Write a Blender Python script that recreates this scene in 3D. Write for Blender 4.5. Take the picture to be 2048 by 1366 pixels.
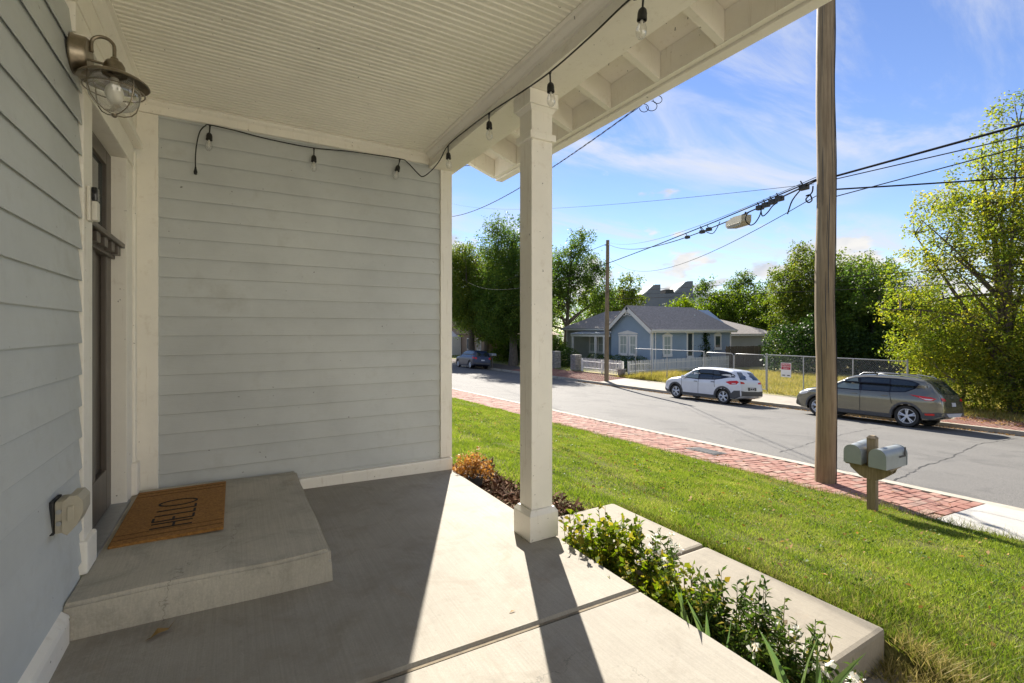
import bpy, bmesh, math, random
import numpy as np
from mathutils import Vector, Matrix
from mathutils.geometry import delaunay_2d_cdt

for o in list(bpy.data.objects):
    bpy.data.objects.remove(o)
scene = bpy.context.scene
COL = scene.collection
R = math.radians
random.seed(7)

# ------------------------------------------------------------------ camera
# the camera stands at the origin; X runs along the end wall of the porch, Y along the street
YAW, FPX, CX, HV = 30.26, 953.0, 1024.0, 660.0
cam_d = bpy.data.cameras.new("camera")
cam = bpy.data.objects.new("camera", cam_d)
COL.objects.link(cam)
cam_d.sensor_width = 36.0
cam_d.lens = FPX / 2048 * 36.0
cam_d.shift_y = -(683 - HV) / 2048
cam_d.clip_start = 0.05
cam_d.clip_end = 4000
cam.location = (0, 0, 0)
cam.rotation_euler = (R(90), 0, R(-YAW))
scene.camera = cam

# ------------------------------------------------------------------ sky and sun
SUN_AZ, SUN_EL = 26.4, 35.5            # clockwise from +Y, above the horizon
world = bpy.data.worlds.new("World")
scene.world = world
world.use_nodes = True
def build_world():
    nt = world.node_tree; N = nt.nodes; L = nt.links
    N.clear()
    out = N.new("ShaderNodeOutputWorld"); bg = N.new("ShaderNodeBackground")
    sky = N.new("ShaderNodeTexSky"); sky.sky_type = 'NISHITA'; sky.sun_disc = False
    sky.sun_elevation = R(SUN_EL); sky.sun_rotation = R(SUN_AZ)
    sky.air_density = 1.0; sky.dust_density = 0.0; sky.ozone_density = 3.0
    bg.inputs[1].default_value = 0.061
    tc = N.new("ShaderNodeTexCoord"); sep = N.new("ShaderNodeSeparateXYZ")
    L.new(tc.outputs["Generated"], sep.inputs[0])
    def math_(op, a, b=None, clamp=False):
        m = N.new("ShaderNodeMath"); m.operation = op; m.use_clamp = clamp
        for i, v in enumerate((a, b)):
            if v is None: continue
            if isinstance(v, (int, float)): m.inputs[i].default_value = v
            else: L.new(v, m.inputs[i])
        return m.outputs[0]
    def ramp(v, lo, hi):
        m = N.new("ShaderNodeMapRange"); m.interpolation_type = 'SMOOTHSTEP'
        L.new(v, m.inputs[0]); m.inputs[1].default_value = lo; m.inputs[2].default_value = hi
        return m.outputs[0]
    def noise(vec, sc, det, rough, dist=0.0, scale3=None, rotz=0.0, loc=(0, 0, 0)):
        mp = N.new("ShaderNodeMapping")
        mp.inputs["Location"].default_value = loc
        mp.inputs["Rotation"].default_value = (0, 0, rotz)
        mp.inputs["Scale"].default_value = scale3 or (1, 1, 1)
        L.new(vec, mp.inputs[0])
        n = N.new("ShaderNodeTexNoise"); n.inputs["Scale"].default_value = sc
        n.inputs["Detail"].default_value = det; n.inputs["Roughness"].default_value = rough
        n.inputs["Distortion"].default_value = dist
        L.new(mp.outputs[0], n.inputs["Vector"])
        return n.outputs["Fac"]
    z = sep.outputs[2]
    zc = math_('MAXIMUM', z, 0.02)
    den = math_('ADD', zc, 0.12)
    px = math_('DIVIDE', sep.outputs[0], den); py = math_('DIVIDE', sep.outputs[1], den)
    cmb = N.new("ShaderNodeCombineXYZ"); L.new(px, cmb.inputs[0]); L.new(py, cmb.inputs[1])
    # high thin cirrus, drawn out in streaks
    c1 = noise(cmb.outputs[0], 1.5, 8, 0.62, 0.7, (0.55, 1.6, 1), R(28), (3.4, 1.3, 0))
    c2 = noise(cmb.outputs[0], 0.75, 3, 0.5, 0.2, (1, 1, 1), 0, (7.7, 2.6, 0))
    cir = math_('MULTIPLY', ramp(c1, 0.37, 0.70), ramp(c2, 0.31, 0.56))
    cir = math_('MULTIPLY', cir, 0.92)
    # cumulus bank low over the horizon
    cu = noise(tc.outputs["Generated"], 7.5, 7, 0.55, 0.0, (1, 1, 2.4), 0, (2.2, 0.4, 0.1))
    edge = math_('SUBTRACT', 0.235, z)
    cu2 = math_('ADD', cu, math_('MULTIPLY', edge, 1.15))
    cum = math_('MULTIPLY', ramp(cu2, 0.60, 0.70), ramp(z, 0.0, 0.05))
    # the sun stays off; colour of cloud tops and their soft bases
    base = N.new("ShaderNodeMix"); base.data_type = 'RGBA'
    shade = noise(tc.outputs["Generated"], 13, 4, 0.5, 0.0, (1, 1, 2.2), 0, (2.2, 0.4, 0.16))
    L.new(ramp(shade, 0.35, 0.62), base.inputs[0])
    base.inputs[6].default_value = (3.9, 4.15, 4.7, 1); base.inputs[7].default_value = (5.6, 5.5, 5.35, 1)
    hsv = N.new("ShaderNodeHueSaturation"); hsv.inputs["Saturation"].default_value = 1.06; hsv.inputs["Hue"].default_value = 0.513
    L.new(sky.outputs[0], hsv.inputs["Color"])
    m1 = N.new("ShaderNodeMix"); m1.data_type = 'RGBA'
    L.new(cir, m1.inputs[0]); L.new(hsv.outputs[0], m1.inputs[6]); m1.inputs[7].default_value = (4.7, 4.9, 5.4, 1)
    m2 = N.new("ShaderNodeMix"); m2.data_type = 'RGBA'
    L.new(cum, m2.inputs[0]); L.new(m1.outputs[2], m2.inputs[6]); L.new(base.outputs[2], m2.inputs[7])
    L.new(m2.outputs[2], bg.inputs[0]); L.new(bg.outputs[0], out.inputs[0])
build_world()
sun_d = bpy.data.lights.new("sun", 'SUN')
sun = bpy.data.objects.new("sun", sun_d)
COL.objects.link(sun)
sun_d.energy = 4.7
sun_d.angle = R(0.53)
sun_d.color = (1.0, 0.93, 0.82)
sdir = Vector((math.sin(R(SUN_AZ)) * math.cos(R(SUN_EL)), math.cos(R(SUN_AZ)) * math.cos(R(SUN_EL)), math.sin(R(SUN_EL))))
sun.rotation_euler = (-sdir).to_track_quat('-Z', 'Y').to_euler()
sun.location = (10, 20, 30)
scene.view_settings.view_transform = 'Standard'
scene.view_settings.look = 'None'
scene.view_settings.exposure = 1.48
scene.view_settings.gamma = 1.0
scene.view_settings.use_curve_mapping = False
scene.render.engine = 'CYCLES'
scene.cycles.use_denoising = True
scene.cycles.max_bounces = 12
scene.cycles.diffuse_bounces = 8
scene.cycles.transparent_max_bounces = 16

# ------------------------------------------------------------------ helpers
def ray(u, v):
    r, f, z = (u - CX) / FPX, 1.0, (HV - v) / FPX
    c, s = math.cos(R(YAW)), math.sin(R(YAW))
    return Vector((r * c + s, c - r * s, z))
def at_x(u, v, X): d = ray(u, v); return d * (X / d.x)
def at_y(u, v, Y): d = ray(u, v); return d * (Y / d.y)
def at_z(u, v, Z): d = ray(u, v); return d * (Z / d.z)
def at_d(u, v, D): return ray(u, v) * D

def tag(o, label=None, cat=None, group=None, kind=None):
    if label: o["label"] = label
    if cat: o["category"] = cat
    if group: o["group"] = group
    if kind: o["kind"] = kind
    return o
def empty(name, loc=(0, 0, 0), label=None, cat=None, group=None, kind=None):
    o = bpy.data.objects.new(name, None); COL.objects.link(o)
    o.location = loc; o.empty_display_size = 0.1
    return tag(o, label, cat, group, kind)
def origin(p):
    v = Vector((0, 0, 0))
    while p is not None:
        v = v + p.location; p = p.parent
    return v

class MB:
    def __init__(s): s.v = []; s.f = []
    def add(s, vs, fs):
        b = len(s.v); s.v += [tuple(v) for v in vs]; s.f += [tuple(i + b for i in f) for f in fs]; return s
    def box(s, a, b):
        (x0, y0, z0), (x1, y1, z1) = a, b
        x0, x1 = min(x0, x1), max(x0, x1); y0, y1 = min(y0, y1), max(y0, y1); z0, z1 = min(z0, z1), max(z0, z1)
        return s.add([(x0, y0, z0), (x1, y0, z0), (x1, y1, z0), (x0, y1, z0), (x0, y0, z1), (x1, y0, z1), (x1, y1, z1), (x0, y1, z1)],
                     [(0, 3, 2, 1), (4, 5, 6, 7), (0, 1, 5, 4), (1, 2, 6, 5), (2, 3, 7, 6), (3, 0, 4, 7)])
    def cbox(s, a, b, c):
        a = [min(p, q) for p, q in zip(a, b)], [max(p, q) for p, q in zip(a, b)]
        lo, hi = a
        c = min(c, *[(h - l) * 0.49 for l, h in zip(lo, hi)])
        bm = bmesh.new()
        bmesh.ops.create_cube(bm, size=1)
        for v in bm.verts:
            v.co = Vector([l + (h - l) * (t + .5) for l, h, t in zip(lo, hi, v.co)])
        bmesh.ops.bevel(bm, geom=list(bm.edges), offset=c, segments=2, profile=0.6, affect='EDGES')
        bm.verts.index_update()
        s.add([v.co[:] for v in bm.verts], [[v.index for v in f.verts] for f in bm.faces])
        bm.free(); return s
    def prism(s, poly, axis, t0, t1):
        """poly: 2d points in the plane across axis (x: (y,z); y: (x,z); z: (x,y))"""
        def P(p, t):
            return (t, p[0], p[1]) if axis == 'x' else (p[0], t, p[1]) if axis == 'y' else (p[0], p[1], t)
        n = len(poly)
        vs = [P(p, t0) for p in poly] + [P(p, t1) for p in poly]
        fs = [tuple(range(n))[::-1], tuple(range(n, 2 * n))] + [(i, (i + 1) % n, n + (i + 1) % n, n + i) for i in range(n)]
        return s.add(vs, fs)
    def tube(s, pts, rad, n=6, cap=True):
        pts = [Vector(p) for p in pts]; m = len(pts)
        rads = rad if hasattr(rad, '__len__') else [rad] * m
        vs, fs = [], []
        up = Vector((0.13, 0.31, 0.94)); prev = None
        for i, p in enumerate(pts):
            t = (pts[min(i + 1, m - 1)] - pts[max(i - 1, 0)])
            t = t.normalized() if t.length > 1e-9 else Vector((0, 0, 1))
            if prev is None:
                a = t.cross(up)
                if a.length < 1e-3: a = t.cross(Vector((1, 0, 0)))
                a.normalize()
            else:
                a = prev - t * prev.dot(t)
                a = a.normalized() if a.length > 1e-6 else t.orthogonal().normalized()
            prev = a; b = t.cross(a)
            for k in range(n):
                g = 2 * math.pi * k / n
                vs.append(p + (a * math.cos(g) + b * math.sin(g)) * rads[i])
        for i in range(m - 1):
            for k in range(n):
                k2 = (k + 1) % n
                fs.append((i * n + k, i * n + k2, (i + 1) * n + k2, (i + 1) * n + k))
        if cap:
            fs.append(tuple(range(n))[::-1]); fs.append(tuple(range((m - 1) * n, m * n)))
        return s.add(vs, fs)
    def lathe(s, prof, c=(0, 0, 0), n=24, ax='z'):
        vs, fs = [], []
        for r, z in prof:
            for k in range(n):
                g = 2 * math.pi * k / n
                p = (r * math.cos(g), r * math.sin(g), z)
                if ax == 'x': p = (z, p[0], p[1])
                if ax == 'y': p = (p[0], z, p[1])
                vs.append((p[0] + c[0], p[1] + c[1], p[2] + c[2]))
        for i in range(len(prof) - 1):
            for k in range(n):
                k2 = (k + 1) % n
                fs.append((i * n + k, i * n + k2, (i + 1) * n + k2, (i + 1) * n + k))
        return s.add(vs, fs)
    def xf(s, mat):
        s.v = [tuple(mat @ Vector(v)) for v in s.v]; return s
    def build(s, name, mat, parent=None, smooth=False, local=False, kind=None):
        me = bpy.data.meshes.new(name)
        vs = s.v
        if parent is not None and not local:
            o0 = origin(parent); vs = [(a - o0.x, b - o0.y, c - o0.z) for a, b, c in vs]
        me.from_pydata(vs, [], s.f)
        bm = bmesh.new(); bm.from_mesh(me); bmesh.ops.recalc_face_normals(bm, faces=bm.faces); bm.to_mesh(me); bm.free()
        if mat is not None: me.materials.append(mat)
        if smooth:
            me.polygons.foreach_set("use_smooth", [True] * len(me.polygons))
            try: me.set_sharp_from_angle(angle=R(38))
            except Exception: pass
        o = bpy.data.objects.new(name, me); COL.objects.link(o)
        if parent is not None: o.parent = parent
        if kind: o["kind"] = kind
        return o

def npmesh(name, verts, faces, mat, parent=None, kind=None, smooth=False):
    """verts (n,3), faces (m,k) with k 3 or 4"""
    verts = np.asarray(verts, np.float32); faces = np.asarray(faces, np.int32)
    if parent is not None:
        verts = verts - np.array(origin(parent)[:], np.float32)
    me = bpy.data.meshes.new(name)
    m, k = faces.shape
    me.vertices.add(len(verts)); me.vertices.foreach_set("co", verts.ravel())
    me.loops.add(m * k); me.loops.foreach_set("vertex_index", faces.ravel())
    me.polygons.add(m); me.polygons.foreach_set("loop_start", np.arange(0, m * k, k, dtype=np.int32))
    me.update(calc_edges=True)
    if smooth: me.polygons.foreach_set("use_smooth", np.ones(m, bool))
    me.materials.append(mat)
    o = bpy.data.objects.new(name, me); COL.objects.link(o)
    if parent is not None: o.parent = parent
    if kind: o["kind"] = kind
    return o
def dup(o, parent=None, loc=None, name=None):
    c = o.copy(); COL.objects.link(c)
    if parent is not None: c.parent = parent
    if loc is not None: c.location = loc
    return c

# ------------------------------------------------------------------ materials
class NT:
    def __init__(s, name):
        s.m = bpy.data.materials.new(name); s.m.use_nodes = True
        s.N = s.m.node_tree.nodes; s.L = s.m.node_tree.links
        s.b = s.N["Principled BSDF"]; s.out = s.N["Material Output"]
        s._pos = None
    def pos(s):
        if s._pos is None:
            s._pos = s.N.new("ShaderNodeNewGeometry")
        return s._pos.outputs["Position"]
    def noise(s, sc, det=3, rough=.55, scale3=None, rot=None, vec=None, out="Fac", dist=0):
        v = vec or s.pos()
        if scale3 or rot:
            mp = s.N.new("ShaderNodeMapping")
            if scale3: mp.inputs["Scale"].default_value = scale3
            if rot: mp.inputs["Rotation"].default_value = rot
            s.L.new(v, mp.inputs[0]); v = mp.outputs[0]
        n = s.N.new("ShaderNodeTexNoise"); n.inputs["Scale"].default_value = sc
        n.inputs["Detail"].default_value = det; n.inputs["Roughness"].default_value = rough
        n.inputs["Distortion"].default_value = dist
        s.L.new(v, n.inputs["Vector"])
        return n.outputs[out]
    def ramp(s, fac, stops):
        r = s.N.new("ShaderNodeValToRGB"); e = r.color_ramp.elements
        while len(e) < len(stops): e.new(.5)
        for el, (p, c) in zip(e, stops):
            el.position = p; el.color = (*c, 1) if hasattr(c, '__len__') else (c, c, c, 1)
        s.L.new(fac, r.inputs[0]); return r.outputs[0]
    def rng(s, fac, a, b, c=0., d=1.):
        m = s.N.new("ShaderNodeMapRange"); s.L.new(fac, m.inputs[0])
        for i, v in enumerate((a, b, c, d)): m.inputs[i + 1].default_value = v
        return m.outputs[0]
    def math(s, op, a, b):
        m = s.N.new("ShaderNodeMath"); m.operation = op
        for i, v in enumerate((a, b)):
            if isinstance(v, (int, float)): m.inputs[i].default_value = v
            else: s.L.new(v, m.inputs[i])
        return m.outputs[0]
    def mix(s, fac, a, b, mode='MIX'):
        m = s.N.new("ShaderNodeMix"); m.data_type = 'RGBA'; m.blend_type = mode
        for i, v in ((0, fac), (6, a), (7, b)):
            if isinstance(v, (int, float)): m.inputs[i].default_value = v
            elif isinstance(v, tuple): m.inputs[i].default_value = (*v[:3], 1)
            else: s.L.new(v, m.inputs[i])
        return m.outputs[2]
    def col(s, c):
        if isinstance(c, tuple): s.b.inputs["Base Color"].default_value = (*c, 1)
        else: s.L.new(c, s.b.inputs["Base Color"])
    def set(s, **k):
        for n, v in k.items():
            i = s.b.inputs[n.replace("_", " ")]
            if isinstance(v, (int, float, tuple)): i.default_value = v
            else: s.L.new(v, i)
    def bump(s, h, strength=.3, dist=.01):
        b = s.N.new("ShaderNodeBump"); b.inputs["Strength"].default_value = strength
        b.inputs["Distance"].default_value = dist
        s.L.new(h, b.inputs["Height"]); s.L.new(b.outputs[0], s.b.inputs["Normal"])
def tint(c, k): return tuple(min(1, x * k) for x in c)
def simple(name, c, rough=.6, var=.12, sc=6, metallic=0, bump=0, bsc=80, dirt=None, dirt_sc=2.0, dirt_lo=.55, dirt_hi=.75, spec=.5, scale3=None):
    t = NT(name)
    n = t.noise(sc, 5, .6, scale3=scale3)
    col = t.mix(t.rng(n, .3, .7), tint(c, 1 - var), tint(c, 1 + var))
    if dirt:
        d = t.noise(dirt_sc, 6, .65)
        col = t.mix(t.rng(d, dirt_lo, dirt_hi, 0, .8), col, dirt)
    t.col(col); t.set(Roughness=rough, Metallic=metallic)
    t.b.inputs["Specular IOR Level"].default_value = spec
    if bump: t.bump(t.noise(bsc, 4, .6, scale3=scale3), bump, .004)
    return t.m

def m_siding():
    t = NT("siding_paint")
    c = (.525, .545, .535)
    n = t.noise(1.3, 6, .62); n2 = t.noise(9, 6, .7); streak = t.noise(3.0, 4, .6, scale3=(1, 1, 12))
    oi = t.N.new("ShaderNodeObjectInfo")
    col = t.mix(t.rng(n, .3, .7), tint(c, .86), tint(c, 1.10))
    col = t.mix(t.rng(n2, .54, .78, 0, .30), col, (.36, .365, .335))
    col = t.mix(t.rng(t.noise(2.6, 5, .7), .56, .70, 0, .55), col, (.41, .415, .385))
    col = t.mix(t.rng(streak, .5, .8, 0, .14), col, (.45, .45, .41))
    spots = t.noise(38, 2, .5)
    col = t.mix(t.rng(spots, .755, .79, 0, .8), col, (.10, .095, .085))
    br = t.rng(oi.outputs["Random"], 0, 1, .975, 1.02)
    mm = t.N.new("ShaderNodeVectorMath"); mm.operation = 'SCALE'
    t.L.new(col, mm.inputs[0]); t.L.new(br, mm.inputs[3])
    t.col(mm.outputs[0]); t.set(Roughness=.55)
    t.bump(t.noise(60, 4, .6, scale3=(.25, .25, 2.5)), .18, .003)
    return t.m
def m_paint(name, c, dirt=(.33, .26, .17), amt=.55):
    t = NT(name)
    n = t.noise(2.2, 6, .65); n2 = t.noise(14, 5, .7); gr = t.noise(8, 5, .65, scale3=(5, 5, .35))
    col = t.mix(t.rng(n, .3, .7), tint(c, .93), tint(c, 1.05))
    col = t.mix(t.rng(n2, .58, .76, 0, amt * .6), col, dirt)
    col = t.mix(t.rng(gr, .60, .74, 0, amt * .7), col, dirt)
    col = t.mix(t.rng(t.noise(46, 2, .5), .735, .77, 0, .8), col, (.13, .11, .08))
    t.col(col); t.set(Roughness=.5)
    t.bump(t.noise(45, 4, .6), .12, .003)
    return t.m
def m_concrete(name, c, broom=True, stain=(.22, .19, .15), stain_amt=.8):
    t = NT(name)
    n = t.noise(.9, 8, .7); n2 = t.noise(3.4, 8, .72, dist=.5); fine = t.noise(150, 3, .65)
    br = t.noise(1.0, 3, .6, scale3=(150, 2.4, 30))
    col = t.mix(t.rng(n, .33, .66), tint(c, .80), tint(c, 1.14))
    col = t.mix(t.rng(n2, .50, .68, 0, stain_amt * .75), col, stain)
    col = t.mix(t.rng(t.noise(.62, 5, .62, dist=.9), .52, .66, 0, stain_amt * .62), col, tint(stain, 1.1))
    col = t.mix(t.rng(t.noise(1.9, 6, .66, dist=.8), .60, .70, 0, stain_amt * .5), col, (stain[0] * 1.5, stain[1] * 1.15, stain[2] * .85))
    col = t.mix(t.rng(t.noise(7, 7, .74), .62, .76, 0, .6), col, tint(c, 1.32))
    col = t.mix(t.rng(t.noise(26, 5, .7), .62, .72, 0, .55), col, tint(c, .55))
    col = t.mix(t.rng(fine, .30, .72, 0, .38), col, tint(c, .55))
    if broom: col = t.mix(t.rng(br, .36, .70, 0, .34), col, tint(c, .55))
    # hairline cracks
    vr = t.N.new("ShaderNodeTexVoronoi"); vr.feature = 'DISTANCE_TO_EDGE'; vr.inputs["Scale"].default_value = .55
    wv = t.N.new("ShaderNodeVectorMath"); wv.operation = 'ADD'
    sc_ = t.N.new("ShaderNodeVectorMath"); sc_.operation = 'SCALE'; sc_.inputs[3].default_value = .55
    t.L.new(t.noise(2.2, 6, .7, out="Color"), sc_.inputs[0]); t.L.new(t.pos(), wv.inputs[0]); t.L.new(sc_.outputs[0], wv.inputs[1]); t.L.new(wv.outputs[0], vr.inputs["Vector"])
    crk = t.math('MULTIPLY', t.rng(vr.outputs["Distance"], .0, .0028, 1, 0), t.rng(t.noise(.8, 3, .5), .50, .56))
    col = t.mix(t.math('MULTIPLY', crk, .7), col, tint(c, .35))
    t.col(col); t.set(Roughness=.82)
    h = t.math('ADD', t.math('MULTIPLY', br, .6 if broom else .05), t.math('MULTIPLY', fine, .5))
    t.bump(h, .35, .003)
    return t.m
def m_asphalt():
    t = NT("asphalt")
    n = t.noise(.35, 6, .6); n2 = t.noise(2.4, 6, .65); f = t.noise(85, 3, .7)
    tracks = t.noise(1.0, 3, .5, scale3=(.9, .05, .3))
    col = t.mix(t.rng(n, .3, .7), (.062, .060, .057), (.098, .094, .088))
    col = t.mix(t.rng(tracks, .45, .7, 0, .45), col, (.120, .115, .107))
    col = t.mix(t.rng(n2, .55, .8, 0, .5), col, (.068, .067, .065))
    col = t.mix(t.rng(f, .42, .66, 0, .65), col, (.235, .225, .207))
    col = t.mix(t.rng(t.noise(60, 2, .7), .60, .7, 0, .7), col, (.03, .03, .03))
    col = t.mix(t.rng(t.noise(.9, 2, .4, dist=1.2), .60, .63, 0, .35), col, (.062, .06, .058))
    vr = t.N.new("ShaderNodeTexVoronoi"); vr.feature = 'DISTANCE_TO_EDGE'; vr.inputs["Scale"].default_value = .35
    sc_ = t.N.new("ShaderNodeVectorMath"); sc_.operation = 'SCALE'; sc_.inputs[3].default_value = 1.1
    ad = t.N.new("ShaderNodeVectorMath"); ad.operation = 'ADD'
    t.L.new(t.noise(1.6, 6, .7, out="Color"), sc_.inputs[0]); t.L.new(t.pos(), ad.inputs[0]); t.L.new(sc_.outputs[0], ad.inputs[1]); t.L.new(ad.outputs[0], vr.inputs["Vector"])
    crk = t.math('MULTIPLY', t.rng(vr.outputs["Distance"], .0, .006, 1, 0), t.rng(t.noise(.3, 3, .5), .48, .56))
    col = t.mix(t.math('MULTIPLY', crk, .8), col, (.03, .03, .03))
    t.col(col); t.set(Roughness=.85)
    t.bump(t.noise(160, 3, .65), .5, .006)
    return t.m
def m_brick(name, island=False):
    t = NT(name)
    if island:
        g = t.N.new("ShaderNodeNewGeometry"); rnd = g.outputs["Random Per Island"]
    else:
        oi = t.N.new("ShaderNodeObjectInfo"); rnd = oi.outputs["Random"]
    col = t.ramp(rnd, [(0, (.21, .08, .055)), (.3, (.26, .108, .076)), (.55, (.225, .095, .07)), (.75, (.285, .148, .107)), (.92, (.28, .185, .14)), (1, (.13, .06, .048))])
    col = t.mix(t.rng(t.noise(5, 6, .7), .45, .75, 0, .55), col, (.36, .25, .20))
    col = t.mix(t.rng(t.noise(45, 4, .7), .5, .75, 0, .5), col, (.17, .09, .07))
    t.col(col); t.set(Roughness=.85)
    t.bump(t.noise(90, 4, .65), .5, .004)
    return t.m
def m_leaf(name, stops, trans=.45, rough=.5, posvar=None):
    t = NT(name)
    g = t.N.new("ShaderNodeNewGeometry")
    rnd = g.outputs["Random Per Island"]
    if posvar:
        rnd = t.math('ADD', t.math('MULTIPLY', rnd, .6), t.math('MULTIPLY', t.rng(t.noise(posvar, 3, .5), .25, .75), .45))
    c = t.ramp(rnd, stops)
    t.col(c); t.set(Roughness=rough); t.b.inputs["Specular IOR Level"].default_value = .12
    tr = t.N.new("ShaderNodeBsdfTranslucent")
    hs = t.N.new("ShaderNodeHueSaturation"); hs.inputs["Saturation"].default_value = 1.15; hs.inputs["Value"].default_value = 1.5
    t.L.new(c, hs.inputs["Color"]); t.L.new(hs.outputs[0], tr.inputs[0])
    mx = t.N.new("ShaderNodeMixShader"); mx.inputs[0].default_value = trans
    t.L.new(t.b.outputs[0], mx.inputs[1]); t.L.new(tr.outputs[0], mx.inputs[2]); t.L.new(mx.outputs[0], t.out.inputs[0])
    return t.m
def m_glass_thin(name, tintc=(1, 1, 1), refl=.12):
    t = NT(name)
    tr = t.N.new("ShaderNodeBsdfTransparent"); tr.inputs[0].default_value = (*tintc, 1)
    gl = t.N.new("ShaderNodeBsdfGlossy"); gl.inputs["Roughness"].default_value = .03
    lw = t.N.new("ShaderNodeLayerWeight"); lw.inputs[0].default_value = .35
    f = t.math('ADD', t.math('MULTIPLY', lw.outputs["Facing"], .55), refl)
    mx = t.N.new("ShaderNodeMixShader"); t.L.new(f, mx.inputs[0]); t.L.new(tr.outputs[0], mx.inputs[1]); t.L.new(gl.outputs[0], mx.inputs[2])
    t.L.new(mx.outputs[0], t.out.inputs[0])
    return t.m
def m_wood(name, c, c2, grain=(14, 14, .8), rough=.75):
    t = NT(name)
    n = t.noise(3.0, 6, .7, scale3=grain); n2 = t.noise(1.2, 4, .6)
    col = t.mix(t.rng(n, .35, .68), c, c2)
    col = t.mix(t.rng(n2, .5, .75, 0, .45), col, tint(c, .6))
    t.col(col); t.set(Roughness=rough)
    t.bump(n, .6, .008)
    return t.m
def m_shingle(name, c):
    t = NT(name)
    w = t.N.new("ShaderNodeTexWave"); w.wave_type = 'BANDS'; w.bands_direction = 'Z'; w.wave_profile = 'SAW'
    w.inputs["Scale"].default_value = 2.6; w.inputs["Distortion"].default_value = .6; w.inputs["Detail"].default_value = 1
    t.L.new(t.pos(), w.inputs[0])
    n = t.noise(4, 5, .7, scale3=(1.2, 1.2, 5))
    col = t.mix(t.rng(n, .35, .7), tint(c, .7), tint(c, 1.35))
    col = t.mix(t.rng(w.outputs["Fac"], 0, .25, .55, 0), col, tint(c, .45))
    t.col(col); t.set(Roughness=.9); t.bump(w.outputs["Fac"], .4, .02)
    return t.m
def m_lap(name, c, scale=3.4):
    """far clapboard: fine horizontal courses"""
    t = NT(name)
    w = t.N.new("ShaderNodeTexWave"); w.bands_direction = 'Z'; w.wave_profile = 'SAW'
    w.inputs["Scale"].default_value = scale; w.inputs["Distortion"].default_value = 0
    t.L.new(t.pos(), w.inputs[0])
    col = t.mix(t.rng(t.noise(.8, 4, .6), .3, .7), tint(c, .93), tint(c, 1.07))
    col = t.mix(t.rng(w.outputs["Fac"], .86, 1.0, 0, .45), col, tint(c, .45))
    t.col(col); t.set(Roughness=.6); t.bump(w.outputs["Fac"], .5, .02)
    return t.m

MAT = {}
MAT['siding'] = m_siding()
MAT['white'] = m_paint("white_trim_paint", (.86, .82, .73), dirt=(.5,.41,.29))
MAT['ceil'] = m_paint("ceiling_paint", (.87, .84, .74), dirt=(.55,.48,.37), amt=.25)
MAT['concrete'] = m_concrete("porch_concrete", (.365, .335, .28), stain=(.20,.168,.125))
MAT['step'] = m_concrete("doorstep_concrete", (.54, .50, .41), stain=(.24, .222, .185), stain_amt=.9)
MAT['walk'] = m_concrete("walk_concrete", (.31, .275, .215), stain=(.15,.125,.095))
MAT['apron'] = m_concrete("apron_concrete", (.45, .435, .40), stain_amt=.4)
MAT['farwalk'] = m_concrete("far_concrete", (.31, .275, .23), broom=False)
MAT['asphalt'] = m_asphalt()
MAT['brick'] = m_brick("brick_paver"); MAT['brick_i'] = m_brick("brick_paver_field", True)
MAT['sand'] = simple("joint_sand", (.10, .08, .065), .95, .3, 30)
MAT['sandjoint'] = simple('joint_mortar', (.20, .165, .115), .95, .3, 30)
MAT['kerb'] = simple("kerb_stone", (.36, .33, .27), .85, .2, 5, bump=.4, dirt=(.14, .125, .1))
MAT['soil'] = simple("soil", (.075, .055, .035), .95, .35, 12, bump=.6, bsc=30)
MAT['turf'] = simple("turf_thatch", (.085, .085, .03), .95, .5, 40, bump=1.0, bsc=120, dirt=(.13, .10, .05), dirt_sc=14, spec=.1)
MAT['lot'] = simple("lot_turf", (.19, .19, .06), .95, .35, 1.2, bump=.8, bsc=20, dirt=(.30, .24, .10), dirt_sc=.5, dirt_lo=.42, dirt_hi=.62)
MAT['ground'] = simple("far_ground", (.09, .11, .04), .95, .3, .2)
MAT['door'] = simple("door_stain", (.10, .082, .066), .4, .25, 20, scale3=(1, 1, .1))
MAT['bronze'] = simple("brushed_nickel", (.30, .255, .195), .33, .15, 60, metallic=1)
MAT['black'] = simple("black_rubber", (.012, .012, .012), .45, .2, 20)
MAT['blackgloss'] = simple("black_gloss", (.01, .01, .012), .12, .1, 20)
MAT['glass'] = m_glass_thin("clear_glass")
MAT['fog'] = simple("frosted_lamp", (.75, .72, .62), .35, .03, 20)
MAT['plastic'] = simple("white_plastic", (.66, .63, .55), .4, .05, 10)
MAT['tan'] = simple("tan_plastic", (.42, .38, .29), .5, .1, 10)
MAT['coir'] = simple("coir", (.33, .16, .04), .95, .35, 90, bump=1.0, bsc=220, dirt=(.24, .115, .03), dirt_sc=12)
MAT['ink'] = simple("black_print", (.02, .016, .012), .9, .3, 60)
MAT['pole'] = m_wood("weathered_pole", (.15, .105, .056), (.30, .225, .13), (11, 11, .45))
MAT['postwood'] = m_wood("post_wood", (.17, .125, .07), (.29, .225, .135), (22, 22, 1.2))
MAT['greywood'] = m_wood("grey_fence_wood", (.10, .08, .06), (.19, .155, .12), (9, 9, .6))
MAT['galv'] = simple("galvanised", (.36, .37, .38), .5, .1, 30, metallic=.6)
MAT['mailbox'] = simple("mailbox_enamel", (.29, .315, .325), .42, .06, 8, metallic=.3, dirt=(.25, .27, .26), dirt_sc=5)
MAT['iron'] = simple("cast_iron", (.035, .035, .035), .6, .3, 30)
MAT['cable'] = simple("cable_jacket", (.015, .015, .017), .9, .2, 10, spec=.1)
MAT['cablegrey'] = simple("cable_grey", (.04, .04, .045), .9, .2, 10, spec=.1)
MAT['bark'] = m_wood("bark", (.075, .06, .045), (.16, .135, .105), (5, 5, .8), .95)
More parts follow.
